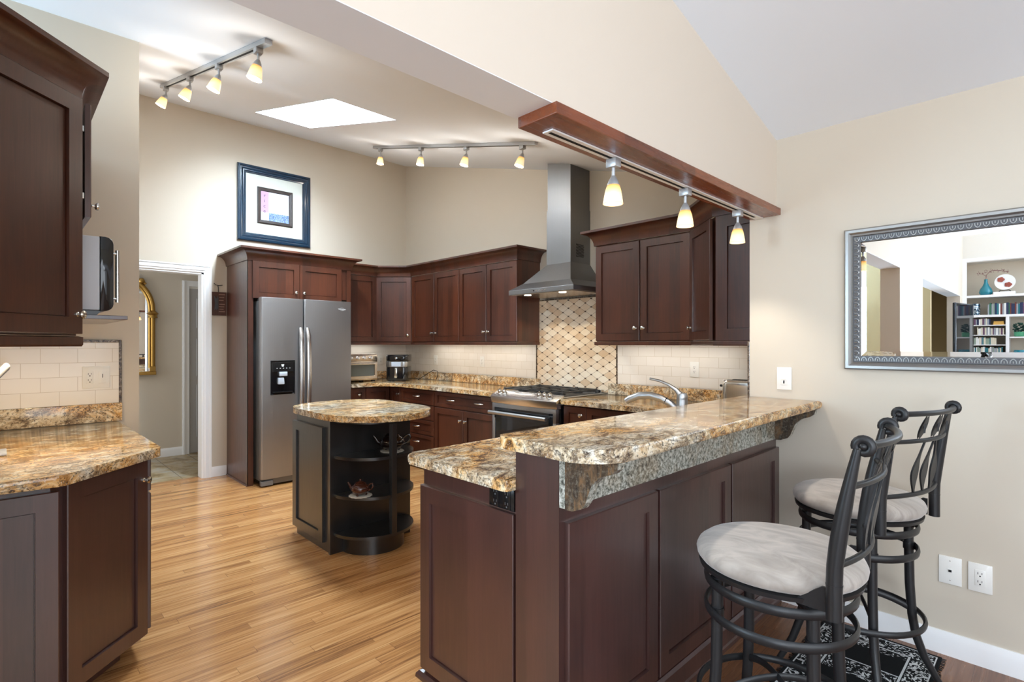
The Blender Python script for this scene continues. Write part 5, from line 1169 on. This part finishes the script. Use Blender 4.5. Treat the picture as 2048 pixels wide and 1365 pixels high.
for cx_, cz_ in ((-.62, 2.315), (-.54, 2.235)):
    for k in range(5): b.lathe([(.022, 0), (.018, .002), (0, .003)], 10, (cx_ + .022 * math.cos(k * 1.26), YS - .108, cz_ + .018 * math.sin(k * 1.26)), (0, 1, .12))
b.build('painted_flowers', M['red_flower'], t)
b = MB(); b.tube([(-.64, YS - .09, 2.135), (-.62, YS - .10, 2.155), (-.53, YS - .10, 2.155), (-.51, YS - .09, 2.135)], .007, 6); b.build('stand', M['black_plastic'], t)
b = MB(); b.box(-.70, -.46, YS - .18, YS - .03, 2.0905, 2.130, .002); tag(b.build('white_box', M['trim']), 'low white box under the flowered plate in the mirror', 'box')
def mosaic_vase():
    m = mat('mirrored_mosaic', (.3, .4, .5), .15, .6); t = NT(m); v = t.t.nodes.new('ShaderNodeTexVoronoi'); v.inputs['Scale'].default_value = 60; t.l(t.coords(), v.inputs['Vector'])
    t.l(t.ramp(t.sep(v.outputs['Color'])[0], [(.2, srgb(30, 50, 70)), (.5, srgb(110, 140, 160)), (.8, srgb(220, 228, 232))]), t.b.inputs['Base Color']); return m
b = MB(); b.lathe([(.048, 1.7905), (.05, 1.80), (.05, 1.96), (.047, 1.965), (0, 1.965)], 24, (-.90, YS - .10, 0)); tag(b.build('candle_vase', mosaic_vase(), smooth=50, origin=(-.90, YS - .10, 1.79)), 'blue mosaic cylinder vase on the long bookcase shelf in the mirror', 'vase')
t = thing('potted_plant', (-.40, YS - .16, 1.46), 'dark green plant in green pot reflected at the mirror edge', 'plant')
b = MB(); b.lathe([(.05, 1.4605), (.06, 1.47), (.06, 1.53), (.0, 1.53)], 20, (-.42, YS - .14, 0)); b.build('pot', mat('green_ceramic', srgb(78, 150, 110), .3), t, 50)
b = MB()
for k in range(60):
    a = random.random() * 6.28; r = random.random() * .09; z = 1.53 + random.random() * .13; b.lathe([(0, -.02), (.018, 0), (0, .02)], 6, (-.42 + r * math.cos(a), YS - .14 + r * math.sin(a) * .8, z), (math.cos(a), math.sin(a), random.uniform(-.5, 1)), 1, .4)
b.build('leaves', M['plant'], t)['kind'] = 'stuff'
b = MB(); b.lathe([(.075, 1.16), (.085, 1.18), (.085, 1.25), (.075, 1.265), (0, 1.265)], 24, (-.40, YS - .14, 0)); b.lathe([(.075, 1.10), (.075, 1.16)], 24, (-.40, YS - .14, 0)); tag(b.build('teal_basket', M['teal'], smooth=50), 'round teal basket low in the bookcase in the mirror', 'basket')
t = thing('television', (-.93, -3.7, 1.0), 'dark flat television seen edge-on in the wall mirror', 'television')
b = MB(); b.M = Matrix.Translation((-.945, -3.78, 1.50)) @ Matrix.Rotation(math.radians(-80), 4, 'Z'); b.box(-.36, .36, -.02, .02, -.42, .42, .012, 3); b.build('shell', M['navy_tv'], t, 40)
b = MB(); b.M = Matrix.Translation((-.945, -3.78, 1.50)) @ Matrix.Rotation(math.radians(-80), 4, 'Z'); b.box(-.34, .34, .0195, .0215, -.40, .40); b.build('screen', M['glass_dark'], t)
b = MB(); b.box(-1.02, -.87, -3.95, -3.60, 1.001, 1.015); b.tube([(-.945, -3.78, 1.01), (-.945, -3.78, 1.10)], .03, 10); b.build('stand', M['navy_tv'], t)
b = MB(); b.box(-1.045, -.70, -4.35, -3.30, .0, 1.00, .004); tag(b.build('media_cabinet', M['trim']), 'tall white media cabinet under the television in the mirror', 'cabinet')
